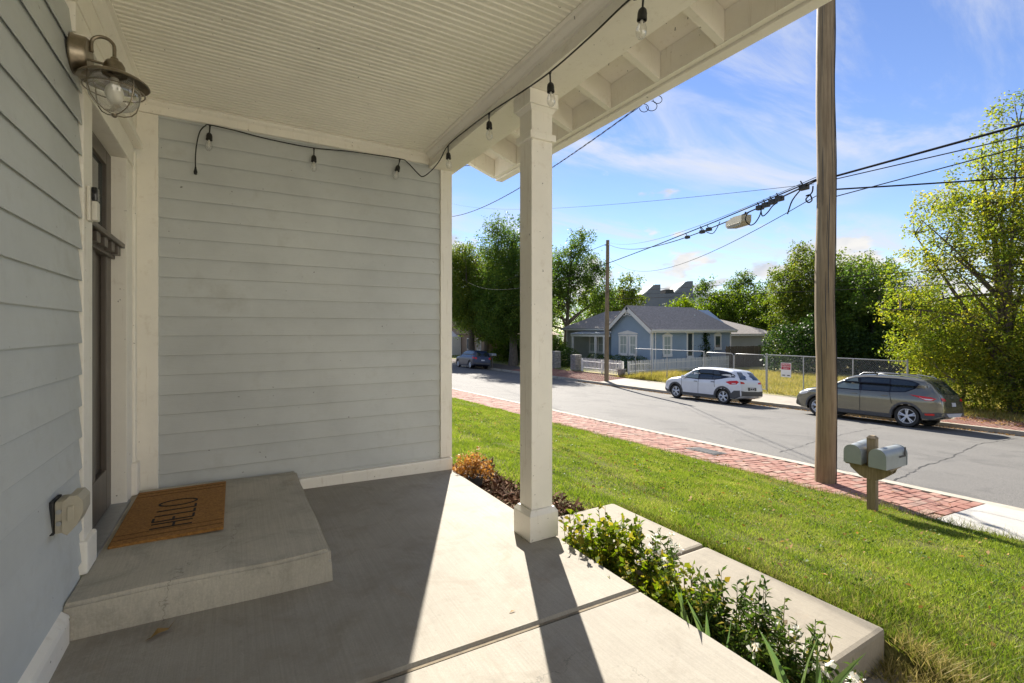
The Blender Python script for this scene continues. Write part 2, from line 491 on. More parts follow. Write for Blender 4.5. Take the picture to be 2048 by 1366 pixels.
MAT['farwhite'] = simple("white_house_paint", (.72, .71, .68), .5, .05, 3)
MAT['roofgrey'] = m_shingle("shingles", (.30, .268, .245))
MAT['bluelap'] = m_lap("blue_clapboard", (.27, .355, .46))
MAT['greylap'] = m_lap("grey_clapboard", (.36, .37, .37))
MAT['pane'] = simple("window_pane", (.05, .065, .07), .05, .2, 1, spec=.8)
MAT['tin'] = simple("tin_roof", (.42, .46, .50), .3, .1, 4, metallic=.7)
MAT['stone'] = simple("rough_stone", (.25, .24, .22), .9, .35, 6, bump=.8, bsc=25)
MAT['dry'] = m_leaf("dry_leaf", [(0, (.28, .15, .045)), (.5, (.38, .25, .10)), (1, (.20, .11, .05))], .25, .7)

# ------------------------------------------------------------------ terrain
def slope_y(Y): return .022 * (np.minimum(Y, 18) - 4) + .008 * (np.maximum(Y, 18) - 18)
def zst(X, Y): return -(2.2 + .075 * (X - 8) + slope_y(np.asarray(Y, float)))
def zlot(Y): return -3.2 - .006 * (np.asarray(Y, float) - 15)
def zfar(X, Y):
    t = np.clip((np.asarray(X, float) - 20.6) / 3.4, 0, 1)
    return (zst(20.6, Y) + .07) * (1 - t) + zlot(Y) * t
KX, SX = 8.0, 6.4          # near kerb, inner edge of the near pavement
def zwalk(X, Y): return zst(X, Y) + .02
def zlawn(X, Y):
    X = np.asarray(X, float); Y = np.asarray(Y, float)
    inner = -1.37 - .16 * np.clip((1.15 - Y) / .5, 0, 1) - .05 * np.clip((.6 - Y) / 3, 0, 1)
    outer = zwalk(SX, Y) + .01
    t = np.clip((X - 2.45) / (SX - 2.45), 0, 1)
    t = t * .82 + .18 * t * t * (3 - 2 * t)
    b = .018 * np.sin(X * 2.3 + Y * 1.1) + .014 * np.sin(Y * 2.9 - X * 1.7)
    edge = np.clip((X - 2.5) / .5, 0, 1) * np.clip((SX - X) / .5, 0, 1)
    z = inner * (1 - t) + outer * t + b * edge
    return np.where((X < 2.57) & (Y < 2.83), -1.8, z)
def sheet(name, xs, ys, zf, mat, label, cat, kind="structure"):
    xs = np.asarray(xs, float); ys = np.asarray(ys, float)
    X, Y = np.meshgrid(xs, ys, indexing='ij'); Z = zf(X, Y)
    v = np.stack([X, Y, Z], -1).reshape(-1, 3)
    n, m = len(xs), len(ys)
    i, j = np.meshgrid(np.arange(n - 1), np.arange(m - 1), indexing='ij')
    a = (i * m + j).ravel()
    f = np.stack([a, a + m, a + m + 1, a + 1], -1)
    return tag(npmesh(name, v, f, mat, kind=kind, smooth=True), label, cat)
def frange(a, b, s): return np.linspace(a, b, max(2, int(round((b - a) / s)) + 1))

g = sheet('ground', [-1500, 1500], [-1500, 1500], lambda X, Y: X * 0 - 5.2, MAT['ground'], 'flat green ground reaching the horizon beyond the trees', 'ground')
ysl = np.concatenate([frange(-40, -2, 4), frange(-1, 20, .5), frange(22, 110, 4)])
sheet('street', frange(KX + .12, 20.6, 1.04), ysl, lambda X, Y: zst(X, Y) - .06, MAT['asphalt'], 'grey asphalt street running past the porch', 'street')
sheet('lawn', np.concatenate([frange(1.62, 2.4, .13), [2.56, 2.572], frange(2.63, SX, .13)]), np.concatenate([frange(-12, -1, 1), frange(-.9, 8, .15), frange(8.4, 30, .6), frange(32, 80, 4)]), zlawn, MAT['turf'], 'green front lawn sloping from the porch to the brick pavement', 'lawn')
sheet('vacant_lot', np.concatenate([frange(23.0, 30, .5), frange(31, 130, 4)]), np.concatenate([frange(-40, 0, 5), frange(1, 32, .5), frange(34, 130, 4)]),
      lambda X, Y: np.where(X < 24, zfar(X, Y), zlot(Y)) + .012 * np.sin(X * 1.3) * np.sin(Y * .9), MAT['lot'], 'dry yellow green grass lot behind the chain link fence', 'lot')

# ---- near pavement: kerb, sand bed, brick field, concrete apron
def strip(name, x0, x1, y0, y1, zf, th, mat, label, cat, parent=None, step=.5):
    ys = frange(y0, y1, step); vs, fs = [], []
    for y in ys:
        za, zb = float(zf(x0, y)), float(zf(x1, y))
        vs += [(x0, y, za - th), (x0, y, za), (x1, y, zb), (x1, y, zb - th)]
    for i in range(len(ys) - 1):
        a = i * 4
        for k in range(4): fs.append((a + k, a + (k + 1) % 4, a + 4 + (k + 1) % 4, a + 4 + k))
    fs += [(0, 1, 2, 3), tuple(len(vs) - 4 + k for k in (3, 2, 1, 0))]
    mb = MB().add(vs, fs)
    o = mb.build(name, mat, parent)
    if parent is None: tag(o, label, cat, kind="structure")
    return o
YA = 2.13                      # where brick gives way to the concrete apron
strip('kerb', KX - .02, KX + .125, -20, 60, lambda x, y: zwalk(KX, y) + .004, .35, MAT['kerb'], 'narrow pale kerb between the near brick pavement and the street', 'kerb')
strip('driveway_apron', SX, KX - .022, -20, YA - .01, lambda x, y: zwalk(x, y) + .004, .2, MAT['apron'], 'pale concrete driveway apron at the end of the brick pavement', 'apron')
pav = strip('brick_pavement', SX - .03, KX - .022, YA, 60, lambda x, y: zwalk(x, y) - .022, .2, MAT['sand'], 'red brick pavement between the front lawn and the street', 'pavement')
bl, bw, gap = .197, .0945, .007
rb = random.Random(3)
bm_me = MB().cbox((-bl / 2, -bw / 2, -.05), (bl / 2, bw / 2, 0), .006)
proto = bm_me.build('brick', MAT['brick'], pav, local=True)
variants = [proto.data]
cells = []
ny = int((34 - YA) / (bw + gap))
for j in range(ny):
    y = YA + .055 + j * (bw + gap)
    off = (j % 2) * (bl + gap) / 2
    nx = int((KX - SX) / (bl + gap)) + 1
    for i in range(nx):
        x0 = SX - .02 + i * (bl + gap) - off
        xa, xb = max(x0, SX - .02), min(x0 + bl, KX - .03)
        if xb - xa < .05: continue
        cells.append((xa, xb, y))
first = True
rest = []
half = MB().cbox((-bl / 4, -bw / 2, -.05), (bl / 4, bw / 2, 0), .006)
halfo = None
n_single = 0
for xa, xb, y in cells:
    x = (xa + xb) / 2
    d = x * .504 + y * .864
    u = 1024 + 953 * (x * .864 - y * .504) / d
    z = float(zwalk(x, y)) + rb.uniform(-.006, .005)
    if n_single < 296 and u < 2100:
        if xb - xa > bl * .8:
            o = proto if first else dup(proto, pav); first = False
            o.scale = ((xb - xa) / bl, 1, 1)
        else:
            if halfo is None: halfo = half.build('brick', MAT['brick'], pav, local=True); o = halfo
            else: o = dup(halfo, pav)
            o.scale = ((xb - xa) / (bl / 2), 1, 1)
        o.location = (x + rb.uniform(-.002, .002), y + rb.uniform(-.003, .003), z)
        o.rotation_euler = (rb.uniform(-.03, .03) - .022, rb.uniform(-.025, .025) + .075, rb.uniform(-.025, .025))
        n_single += 1
    else:
        rest.append((x, y, z, xb - xa))
def brick_field(rows, name, mat, parent):
    P = np.array(rows)
    n = len(P); r = np.random.default_rng(5)
    hx = P[:, 3] / 2; hy = np.full(n, bw / 2); c = .005
    z1 = P[:, 2]
    tilt = r.uniform(-.015, .015, n)
    vs = np.zeros((n, 12, 3))
    for k, (sx, sy) in enumerate(((-1, -1), (1, -1), (1, 1), (-1, 1))):
        vs[:, k] = np.stack([P[:, 0] + sx * hx, P[:, 1] + sy * hy, z1 - .05 + 0 * hx], -1)
        vs[:, 4 + k] = np.stack([P[:, 0] + sx * hx, P[:, 1] + sy * hy, z1 - c - sx * hx * .075], -1)
        vs[:, 8 + k] = np.stack([P[:, 0] + sx * (hx - c), P[:, 1] + sy * (hy - c), z1 + tilt * sy * .03 - sx * hx * .075], -1)
    q = []
    for k in range(4):
        k2 = (k + 1) % 4
        q.append((k, k2, 4 + k2, 4 + k)); q.append((4 + k, 4 + k2, 8 + k2, 8 + k))
    q.append((8, 9, 10, 11))
    q = np.array(q)
    f = (q[None] + 12 * np.arange(n)[:, None, None]).reshape(-1, 4)
    return npmesh(name, vs.reshape(-1, 3), f, mat, parent, kind="stuff")
brick_field(rest, 'brick_courses', MAT['brick_i'], pav)

# ---- far pavement
strip('far_kerb', 20.6, 20.75, -30, 100, lambda x, y: zfar(20.75, y) + .02, .4, MAT['kerb'], 'weathered kerb along the far side of the street', 'kerb')
fp = strip('far_pavement', 20.752, 23.0, 8.6, 24.2, lambda x, y: zfar(x, y) + .015, .15, MAT['farwalk'], 'pale concrete pavement behind the parked white car', 'pavement')
fb = strip('far_brick_pavement', 20.752, 23.0, -20, 8.58, lambda x, y: zfar(x, y) - .01, .15, MAT['sand'], 'red brick pavement behind the grey car', 'pavement')
fc = strip('brick_pavement_by_house', 20.752, 23.9, 24.22, 100, lambda x, y: zfar(x, y) - .01, .15, MAT['sand'], 'shaded brick pavement in front of the blue house', 'pavement')
def far_rows(x0, x1, y0, y1):
    rows = []
    j = 0; y = y0
    while y < y1:
        x = x0 - (j % 2) * .1
        while x < x1:
            xa, xb = max(x, x0), min(x + bl, x1)
            if xb - xa > .05: rows.append(((xa + xb) / 2, y, float(zfar((xa + xb) / 2, y)) + .012, xb - xa))
            x += bl + gap
        y += bw + gap; j += 1
    return rows
brick_field(far_rows(20.76, 23.0, 2.6, 8.55), 'brick_courses', MAT['brick_i'], fb)
brick_field(far_rows(20.76, 23.8, 24.3, 36), 'brick_courses', MAT['brick_i'], fc)

# ---- road repairs: tar-filled cracks, a utility lid and scraps on the road
def crack(u0v0, zoff=-.052):
    pts = []
    for u, v in u0v0:
        d = ray(u, v); k = 1.0
        for _ in range(12):
            p = d * k
            k *= float(zst(p.x, p.y) - .06) / p.z
        pts.append(d * k)
    return pts
def crack_obj(pts, w):
    rr = random.Random(len(pts)); vs, fs = [], []
    fine = []
    for a, b in zip(pts[:-1], pts[1:]):
        for k in range(14): fine.append(a.lerp(b, k / 14))
    for p in fine:
        ww = w * rr.uniform(.4, 1.3); j = rr.uniform(-.03, .03)
        for s in (-1, 1):
            vs.append((p.x + j * .6, p.y + s * ww + j, float(zst(p.x, p.y)) - .056))
    for i in range(len(fine) - 1): fs.append((2 * i, 2 * i + 1, 2 * i + 3, 2 * i + 2))
    return MB().add(vs, fs)
tar = simple("tar", (.022, .022, .022), .7, .2, 10)
tag(crack_obj(crack([(1790, 962), (1835, 938), (1900, 915), (1960, 888), (2040, 876)]), .011).build('road_crack', tar), 'long tar crack running across the road right of the mailboxes', 'crack')
tag(crack_obj(crack([(1560, 905), (1610, 890), (1672, 872), (1740, 858), (1766, 855)]), .008).build('road_crack', tar), 'thin crack in the road behind the tall utility pole', 'crack')

# ------------------------------------------------------------------ porch floor, doorstep, walk
def zfl(x, y=0): return -1.18 + .0225 * (1.6 - x)
pf = empty('porch_floor', (0.5, 2, -1.3), 'cream concrete porch floor with a joint across it', 'porch floor', kind='structure')
YJ = 1.587
def slab(x0, x1, ya, yb, dz, name, mat, parent, side=.5, nseg=1):
    mb = MB()
    b = .012
    rows = [(ya, -b), (ya + b, 0), (yb - b, 0), (yb, -b)]
    xs = [(x0, 0), (x1 - b, 0), (x1, -b)]
    vs, fs = [], []
    for y, bz in rows:
        for x, bx in xs: vs.append((x, y, zfl(x) + dz + min(bz, bx)))
    n = len(xs)
    for i in range(len(rows) - 1):
        for j in range(n - 1): fs.append((i * n + j, i * n + j + 1, (i + 1) * n + j + 1, (i + 1) * n + j))
    m = len(vs)
    # skirts
    loop = [j for j in range(n)] + [i * n + n - 1 for i in range(1, len(rows))]
    low = []
    for k in loop: low.append(len(vs)); vs.append((vs[k][0], vs[k][1], -1.75))
    for a in range(len(loop) - 1): fs.append((loop[a], loop[a + 1], low[a + 1], low[a]))
    return mb.add(vs, fs).build(name, mat, parent)
# the joint runs slightly askew in the photograph; both slabs meet at it, the near one a little lower
slab(-.56, 1.6, YJ + .005, 3.80, 0, 'slab', MAT['concrete'], pf)
slab(-.56, 1.6, -4, YJ - .005, -.006, 'slab', MAT['concrete'], pf)
MB().add([(-.55, YJ - .007, zfl(-.55) - .010), (1.59, YJ - .007, zfl(1.59) - .010), (1.59, YJ + .007, zfl(1.59) - .010), (-.55, YJ + .007, zfl(-.55) - .010)], [(0, 1, 2, 3)]).build('joint_filler', MAT['sandjoint'], pf)
MB().cbox((1.603, 2.84, -1.7), (1.70, 3.9, -1.262), .01).build('footing_ledge', MAT['walk'], pf)

st = MB()
# doorstep: slightly battered front faces, worn rounded lip
prof = []
x0, x1, y0, y1, zt = -.548, .385, 2.315, 3.742, -1.0
bm = bmesh.new(); bmesh.ops.create_cube(bm, size=1)
for v in bm.verts:
    lo = v.co.z < 0
    v.co = Vector((x0 if v.co.x < 0 else x1 + (.012 if lo else 0), (y0 - (.012 if lo else 0)) if v.co.y < 0 else y1, -1.25 if lo else zt - .01 * (v.co.x > 0)))
bmesh.ops.subdivide_edges(bm, edges=bm.edges, cuts=18, use_grid_fill=True)
rr = random.Random(4)
for v in bm.verts:
    n = math.sin(v.co.x * 9 + v.co.y * 4) * .0025 + math.sin(v.co.y * 13 - v.co.x * 7) * .002
    if v.co.z > -1.06: v.co.z += n
    v.co.y += n * .8; v.co.x += n * .5 * (v.co.x > 0)
bmesh.ops.bevel(bm, geom=[e for e in bm.edges if e.calc_face_angle(0) > 1.2 and max(a.co.z for a in e.verts) > -1.05], offset=.014, segments=3, affect='EDGES')
bm.verts.index_update()
st.add([v.co[:] for v in bm.verts], [[v.index for v in f.verts] for f in bm.faces]); bm.free()
tag(st.build('doorstep', MAT['step'], smooth=True), 'dark grey concrete doorstep in front of the brown door', 'doorstep')

walk = empty('garden_walk', (2.2, 2.0, -1.5), 'pale concrete garden walk beside the flower bed and lawn', 'garden walk', kind='structure')
MB().cbox((1.99, 1.015, -1.72), (2.56, 1.972, -1.356), .02).build('walk_slab', MAT['walk'], walk)
MB().cbox((1.99, 1.986, -1.72), (2.56, 2.82, -1.350), .02).build('walk_slab', MAT['walk'], walk)
MB().cbox((1.603, 2.43, -1.72), (1.986, 2.82, -1.349), .012).build('walk_slab', MAT['walk'], walk)
MB().cbox((1.99, .05, -1.9), (2.56, 1.012, -1.512), .012).build('walk_slab', MAT['walk'], walk)
MB().cbox((1.99, -.95, -2.1), (2.56, .045, -1.66), .012).build('walk_slab', MAT['walk'], walk)
tag(MB().add([(1.603, -1.5, -1.50), (2.0, -1.5, -1.54), (2.0, 2.44, -1.45), (1.603, 2.44, -1.43)], [(0, 1, 2, 3)]).build('bed_soil', MAT['soil']),
    'dark soil of the flower bed along the porch', 'soil', kind='structure')

# unseen driveway inferred from the apron, added to bounce sun into the porch
sheet('driveway', frange(-7, SX, .5), frange(-4.6, -.95, .3), lambda X, Y: np.where(X < 2.5, -1.62, -1.62 + (zwalk(SX, Y) + 1.64) * np.clip((X - 2.5) / (SX - 2.5), 0, 1)) + 0 * Y, MAT['apron'], 'pale concrete driveway out of view beside the porch, added to bounce sunlight', 'driveway')
# ------------------------------------------------------------------ the house we stand at
E = .127
house = empty('porch_house', (-.6, 3.0, -1.15), 'grey lap sided house with white trim, covered porch and square post', 'house')
SY, SW = 3.79, -.55            # end wall plane, door wall plane
zc = 1.46                      # ceiling
wl = MB().box((-1.2, -4, -1.7), (SW - .02, 2.5, 2.2)).box((-1.2, 2.5, 1.07), (SW - .02, 3.7, 2.2)).build('wall', MAT['siding'], house)
wb = MB().box((-.56, SY + .02, -1.7), (1.575, 9.0, 1.52)).build('wall', MAT['siding'], house)
# siding boards: lapped wedges, one object each
def board_mesh(length):
    w = E + .02
    return [(0, .0), (.0065, .0), (.002, w), (0, w)], length
# left wall: boards run along Y, face +X.   profile in (x,z)
prof = [(-.018, .014), (.004, .014), (.0135, .0005), (.015, 0), (.0165, .002), (.003, E + .018), (-.018, E + .018)]
mbL = MB().prism([(p[0], p[1]) for p in prof], 'y', -4.0, 2.558)
mbB = MB().prism([(-p[0], p[1]) for p in prof], 'x', -.42, 1.5)
k0 = 0
oL = oB = None
rs = random.Random(11)
zl = zfl(SW) + .075
k = 0
z = -1.07
while z < 1.21:
    if oL is None: o = oL = mbL.build('siding_board', MAT['siding'], wl, local=True)
    else: o = dup(oL, wl)
    o.location = Vector((SW, 0, z)) - origin(wl)
    o.rotation_euler = (rs.uniform(-.0004, .0004), rs.uniform(-.004, .004), 0)
    z += E
z = 660; z = -(948.8 - 660) / 39.5 * E - 2 * E
while z < 1.36:
    if oB is None: o = oB = mbB.build('siding_board', MAT['siding'], wb, local=True)
    else: o = dup(oB, wb)
    o.location = Vector((0, SY, z)) - origin(wb)
    o.rotation_euler = (rs.uniform(-.003, .003), rs.uniform(-.0006, .0006), 0)
    if z < -1.0 and z + E < -1.0: pass
    z += E
# white trim
def trim(a, b, name, bev=.004, mat='white'): return MB().cbox(a, b, bev).build(name, MAT[mat], house)
trim((-.548, SY - .028, -1.02), (-.418, SY + .01, 1.372), 'corner_board')
trim((1.50, SY - .030, -1.075), (1.603, SY + .02, 1.35), 'corner_board')
trim((1.565, SY + .021, -1.2), (1.607, SY + .13, 1.5), 'corner_board')
trim((.40, SY - .045, -1.20), (1.604, SY + .01, -1.079), 'baseboard', .012)
trim((SW - .01, -4, -1.30), (-.514, 2.305, -1.045), 'baseboard', .01)
# sloped cap on the door wall base
MB().prism([(SW, -1.044), (-.515, -1.044), (-.518, -1.035), (SW, -1.005)], 'y', -4, 2.305).build('drip_cap', MAT['white'], house)
trim((-.56, SY - .034, 1.374), (1.40, SY + .01, 1.455), 'frieze_board')
trim((SW - .02, -.9, 1.272), (-.525, SY - .03, 1.40), 'frieze_board')
def crown(name, pts, axis, t0, t1): return MB().prism(pts, axis, t0, t1).build(name, MAT['white'], house, smooth=False)
crown('crown_molding', [(SW, 1.40), (-.522, 1.40), (-.518, 1.41), (-.495, 1.43), (-.488, 1.447), (-.470, 1.450), (-.470, 1.459), (SW, 1.459)], 'y', -.9, SY)
crown('crown_molding', [(SY, 1.425), (SY - .036, 1.425), (SY - .05, 1.437), (SY - .056, 1.449), (SY - .07, 1.452), (SY - .07, 1.459), (SY, 1.459)], 'x', -.469, 1.40)
# ceiling: tongue-and-groove bead boards, each with a bead at the edge and one in the middle
ceil = MB().box((-.6, -.9, zc + .012), (1.42, SY + .02, zc + .05)).build('ceiling', MAT['ceil'], house)
W = .079
pb = []
def bead(y): return [(y - .0060, .0), (y - .0054, .0012), (y - .0045, -.001), (y - .0022, -.0042), (y, -.005), (y + .0022, -.0042), (y + .0045, -.001), (y + .0054, .0012), (y + .0060, .0)]
prof = [(.0012, .012), (.0012, .003), (.003, 0)] + bead(.010) + bead(.010 + W / 2) + [(W - .003, 0), (W - .0012, .003), (W - .0012, .012)]
bo = None
y = SY + .01 - W
while y > -.9:
    if bo is None:
        o = bo = MB().prism([(-.0 + p[0], p[1]) for p in prof], 'x', -.55, 1.41).build('bead_board', MAT['ceil'], ceil, local=True)
    else: o = dup(bo, ceil)
    o.location = Vector((0, y, zc + rs.uniform(-.0008, .0008))) - origin(ceil)
    y -= W
# porch beam and eaves
beam = MB().box((1.40, -.9, 1.345), (1.598, SY - .03, 1.62)).build('beam', MAT['white'], house)
MB().box((1.6005, -.9, 1.352), (1.642, 3.9, 1.66)).build('outer_board', MAT['white'], beam)
MB().prism([(1.40, 1.459), (1.335, 1.459), (1.335, 1.452), (1.352, 1.448), (1.358, 1.435), (1.38, 1.417), (1.385, 1.405), (1.40, 1.405)], 'y', -.9, SY - .07).build('crown_molding', MAT['white'], beam)
MB().box((1.40, SY - .029, 1.352), (1.60, SY + .019, 1.62)).build('beam_end', MAT['white'], beam)
sl = .335
def zr(x): return 1.42 + sl * (2.09 - x)
ra = None
for y in (-.88, -.53, -.12, 1.52 - .41 * 3, 1.52 - .41 * 2, 1.52 - .41, 1.52, 1.93, 2.34, 2.74, 3.14, 3.53, 3.925):
    if ra is None:
        o = ra = MB().prism([(1.643, zr(1.643)), (2.088, zr(2.088)), (2.088, zr(2.088) + .158), (1.643, zr(1.643) + .158)], 'y', -.02, .02).build('rafter_tail', MAT['white'], house, local=True)
    else: o = dup(ra, house)
    o.location = Vector((0, y, 0)) - origin(house)
def zd(x): return zr(x) + .16
MB().prism([(-1.3, zd(-1.3)), (2.24, zd(2.24)), (2.24, zd(2.24) + .045), (-1.3, zd(-1.3) + .045)], 'y', -.95, 3.97).build('roof_deck', MAT['white'], house)
MB().prism([(-1.3, zd(-1.3) + .047), (2.26, zd(2.26) + .047), (2.26, zd(2.26) + .062), (-1.3, zd(-1.3) + .062)], 'y', -.97, 3.99).build('shingle_roof', MAT['roofgrey'], house)
MB().box((2.09, -.9, 1.42), (2.128, 3.945, zd(2.09) - .003)).build('rafter_header', MAT['white'], house)
MB().cbox((2.132, -.95, 1.405), (2.205, 3.965, zd(2.205) - .003), .006).build('fascia', MAT['white'], house)
MB().box((1.643, 3.946, zr(1.7)), (2.09, 3.965, zd(2.09) - .004)).build('barge_board', MAT['white'], house)
# nails coming through the sheathing
mbn = MB()
for _ in range(46):
    x = rs.uniform(1.72, 2.02); y = rs.choice([1.6, 1.66, 1.75, 2.0, 2.1, 2.2, 2.42, 2.5, 2.6, 2.85, 2.95, 3.25, 3.35]) + rs.uniform(-.03, .03)
    mbn.tube([(x, y, zd(x)), (x + rs.uniform(-.01, .01), y + rs.uniform(-.01, .01), zd(x) - rs.uniform(.012, .022))], .0018, 4)
nm = mbn.build('roofing_nails', MAT['iron'], house, kind='stuff')
# square porch post
post = MB().box((1.44, 2.25, -1.01), (1.58, 2.375, 1.34)).build('porch_post', MAT['white'], house)
px0, px1, py0, py1 = 1.437, 1.583, 2.247, 2.378
MB().cbox((1.412, 2.222, -1.178), (1.604, 2.402, -1.035), .006).build('base_block', MAT['white'], post)
def frustum(a, z0, b, z1):
    (ax0, ay0, ax1, ay1), (bx0, by0, bx1, by1) = a, b
    return MB().add([(ax0, ay0, z0), (ax1, ay0, z0), (ax1, ay1, z0), (ax0, ay1, z0), (bx0, by0, z1), (bx1, by0, z1), (bx1, by1, z1), (bx0, by1, z1)],
                    [(0, 3, 2, 1), (4, 5, 6, 7), (0, 1, 5, 4), (1, 2, 6, 5), (2, 3, 7, 6), (3, 0, 4, 7)])
frustum((1.412, 2.222, 1.604, 2.402), -1.0349, (1.430, 2.240, 1.589, 2.384), -1.011).build('base_cap', MAT['white'], post)
MB().cbox((1.412, 2.222, 1.262), (1.604, 2.402, 1.343), .003).build('capital', MAT['white'], post)
frustum((1.438, 2.248, 1.582, 2.377), 1.238, (1.420, 2.230, 1.598, 2.394), 1.2615).build('capital', MAT['white'], post)
MB().cbox((1.422, 2.232, 1.075), (1.596, 2.392, 1.115), .005).build('collar', MAT['white'], post)
# door surround and door
YD0, YD1, XD, ZD = 2.70, 3.47, -.60, .985
trim((SW - .06, 2.562, -1.0), (-.530, YD0, ZD + .0), 'door_casing', .004)
trim((SW - .06, YD1, -1.0), (-.530, SY - .15, ZD), 'door_casing', .004)
trim((SW - .06, SY - .148, -1.0), (-.515, SY - .10, ZD + .1), 'back_band', .008)
trim((SW - .06, SY - .098, -1.0), (-.535, SY - .031, ZD + .1), 'door_casing', .004)
trim((SW - .06, 2.53, ZD + .002), (-.524, SY - .152, ZD + .125), 'head_casing', .004)
trim((SW - .06, 2.44, ZD + .127), (-.485, SY - .10, ZD + .165), 'head_cap', .008)
trim((SW - .06, 2.44, ZD + .168), (-.528, SY - .032, 1.27), 'head_panel', .004)
trim((SW - .06, 2.548, -.997), (-.514, YD0 + .004, -.86), 'plinth_block', .012)
trim((SW - .06, SY - .18, -.997), (-.50, SY - .09, -.80), 'plinth_block', .012)
MB().box((SW - .11, YD0 - .03, -1.0), (XD + .03, YD0 - .001, ZD)).build('jamb', MAT['white'], house)
door = MB().box((XD - .045, YD0, -.985), (XD - .028, YD1, ZD - .004)).build('door', MAT['door'], house)
zg0, zg1 = .50, .90
ys = (YD0 + .002, YD0 + .115, YD1 - .115, YD1 - .002)
for a, b, c, d in ((ys[0], ys[1], -.984, ZD - .006), (ys[2], ys[3], -.984, ZD - .006)):
    MB().cbox((XD - .027, a, c), (XD, b, d), .004).build('stile', MAT['door'], door)
for c, d in ((zg1, ZD - .006), (.40, zg0), (-.984, -.76)):
    MB().cbox((XD - .027, ys[1] + .001, c), (XD, ys[2] - .001, d), .004).build('rail', MAT['door'], door)
yc = (ys[1] + ys[2]) / 2
MB().cbox((XD - .027, yc - .04, -.759), (XD - .001, yc + .04, .399), .004).build('mullion', MAT['door'], door)
MB().box((XD - .022, ys[1] + .002, zg0 + .001), (XD - .018, ys[2] - .002, zg1 - .001)).build('pane', MAT['pane'], door)
shelf = MB().cbox((XD + .001, YD0 + .004, .465), (XD + .062, YD1 - .004, .490), .003).build('dentil_shelf', MAT['door'], door)
MB().cbox((XD + .001, YD0 + .004, .400), (XD + .018, YD1 - .004, .4649), .003).build('shelf_bed', MAT['door'], shelf)
dn = None
for i in range(5):
    yy = YD0 + .075 + i * .155
    if dn is None: dn = MB().cbox((0, -.036, -.024), (.030, .036, .024), .003).build('dentil', MAT['door'], shelf, local=True); o = dn
    else: o = dup(dn, shelf)
    o.location = Vector((XD + .0185, yy, .440)) - origin(shelf)
MB().box((SW - .11, YD0 - .05, -.999), (-.52, YD1 + .05, -.986)).build('threshold', MAT['galv'], house)

# ------------------------------------------------------------------ things on the porch
# wall lantern
lan = empty('wall_lantern', (SW, 2.43, 1.05), 'brushed nickel wall lantern with caged glass globe above the doorbell', 'wall lamp')
lx, ly = -.41, 2.43
MB().lathe([(0, 0), (.074, 0), (.076, .006), (.072, .012), (.070, .045), (.064, .052), (0, .053)], (SW + .014, ly, 1.06), 28, 'x').build('back_plate', MAT['bronze'], lan, True)
MB().tube([(SW + .055, ly, 1.088), (-.474, ly, 1.086)], .0045, 8).tube([(SW + .055, ly, 1.052), (lx - .02, ly, 1.046)], .005, 8).build('support_rod', MAT['bronze'], lan, True)
arc = [(-.478, ly, 1.085), (-.480, ly, 1.10), (-.480, ly, 1.115)]
for i in range(1, 12):
    a = math.pi * (1 - i / 12)
    arc.append((-.445 + .035 * math.cos(a), ly, 1.118 + .034 * math.sin(a)))
arc += [(lx, ly, 1.115), (lx, ly, 1.07)]
MB().tube(arc, .0065, 10).build('gooseneck', MAT['bronze'], lan, True)
MB().lathe([(.008, 1.082), (.012, 1.079), (.014, 1.071), (.026, 1.064), (.034, 1.048), (.036, 1.030), (.044, 1.026), (.046, 1.019)], (lx, ly, 0), 28).build('cap', MAT['bronze'], lan, True)
MB().lathe([(.044, 1.020), (.07, 1.012), (.100, .996), (.112, .987), (.115, .981), (.112, .979), (.099, .990), (.07, 1.006), (.04, 1.013)], (lx, ly, 0), 40).build('lamp_shade', MAT['bronze'], lan, True)
gl = [(.040, 1.010), (.066, 1.0), (.082, .974), (.086, .950), (.079, .915), (.060, .888), (.032, .873), (0, .869)]
MB().lathe(gl, (lx, ly, 0), 28).build('glass_globe', MAT['glass'], lan, True)
MB().lathe([(0, 1.0), (.014, .998), (.015, .978), (.027, .958), (.031, .936), (.024, .912), (.011, .901), (0, .899)], (lx, ly, 0), 20).build('light_bulb', MAT['fog'], lan, True)
for kk in range(4):
    a = R(45 + 90 * kk)
    pts = [(lx + (r + .006) * math.cos(a), ly + (r + .006) * math.sin(a), zz) for r, zz in [(.092, .988), (.094, .965), (.091, .935), (.080, .900), (.060, .876), (.030, .860), (.006, .855)]]
    MB().tube(pts, .0022, 6).build('cage_wire', MAT['bronze'], lan, True)
ring = [(lx + .097 * math.cos(2 * math.pi * i / 32), ly + .097 * math.sin(2 * math.pi * i / 32), .950) for i in range(33)]
MB().tube(ring, .0026, 6, False).build('cage_ring', MAT['bronze'], lan, True)
MB().lathe([(.0, .858), (.010, .857), (.010, .849), (.005, .844), (0, .843)], (lx, ly, 0), 12).build('finial', MAT['bronze'], lan, True)
# doorbell on the casing
db = empty('doorbell', (-.53, 2.62, .52), 'white and black video doorbell on the door casing', 'doorbell')
MB().cbox((-.529, 2.59, .455), (-.514, 2.645, .600), .006).build('bracket', MAT['plastic'], db, True)
MB().cbox((-.5138, 2.595, .458), (-.493, 2.643, .540), .007).build('faceplate', MAT['plastic'], db, True)
MB().cbox((-.5138, 2.595, .5405), (-.495, 2.643, .598), .006).build('camera_panel', MAT['blackgloss'], db, True)
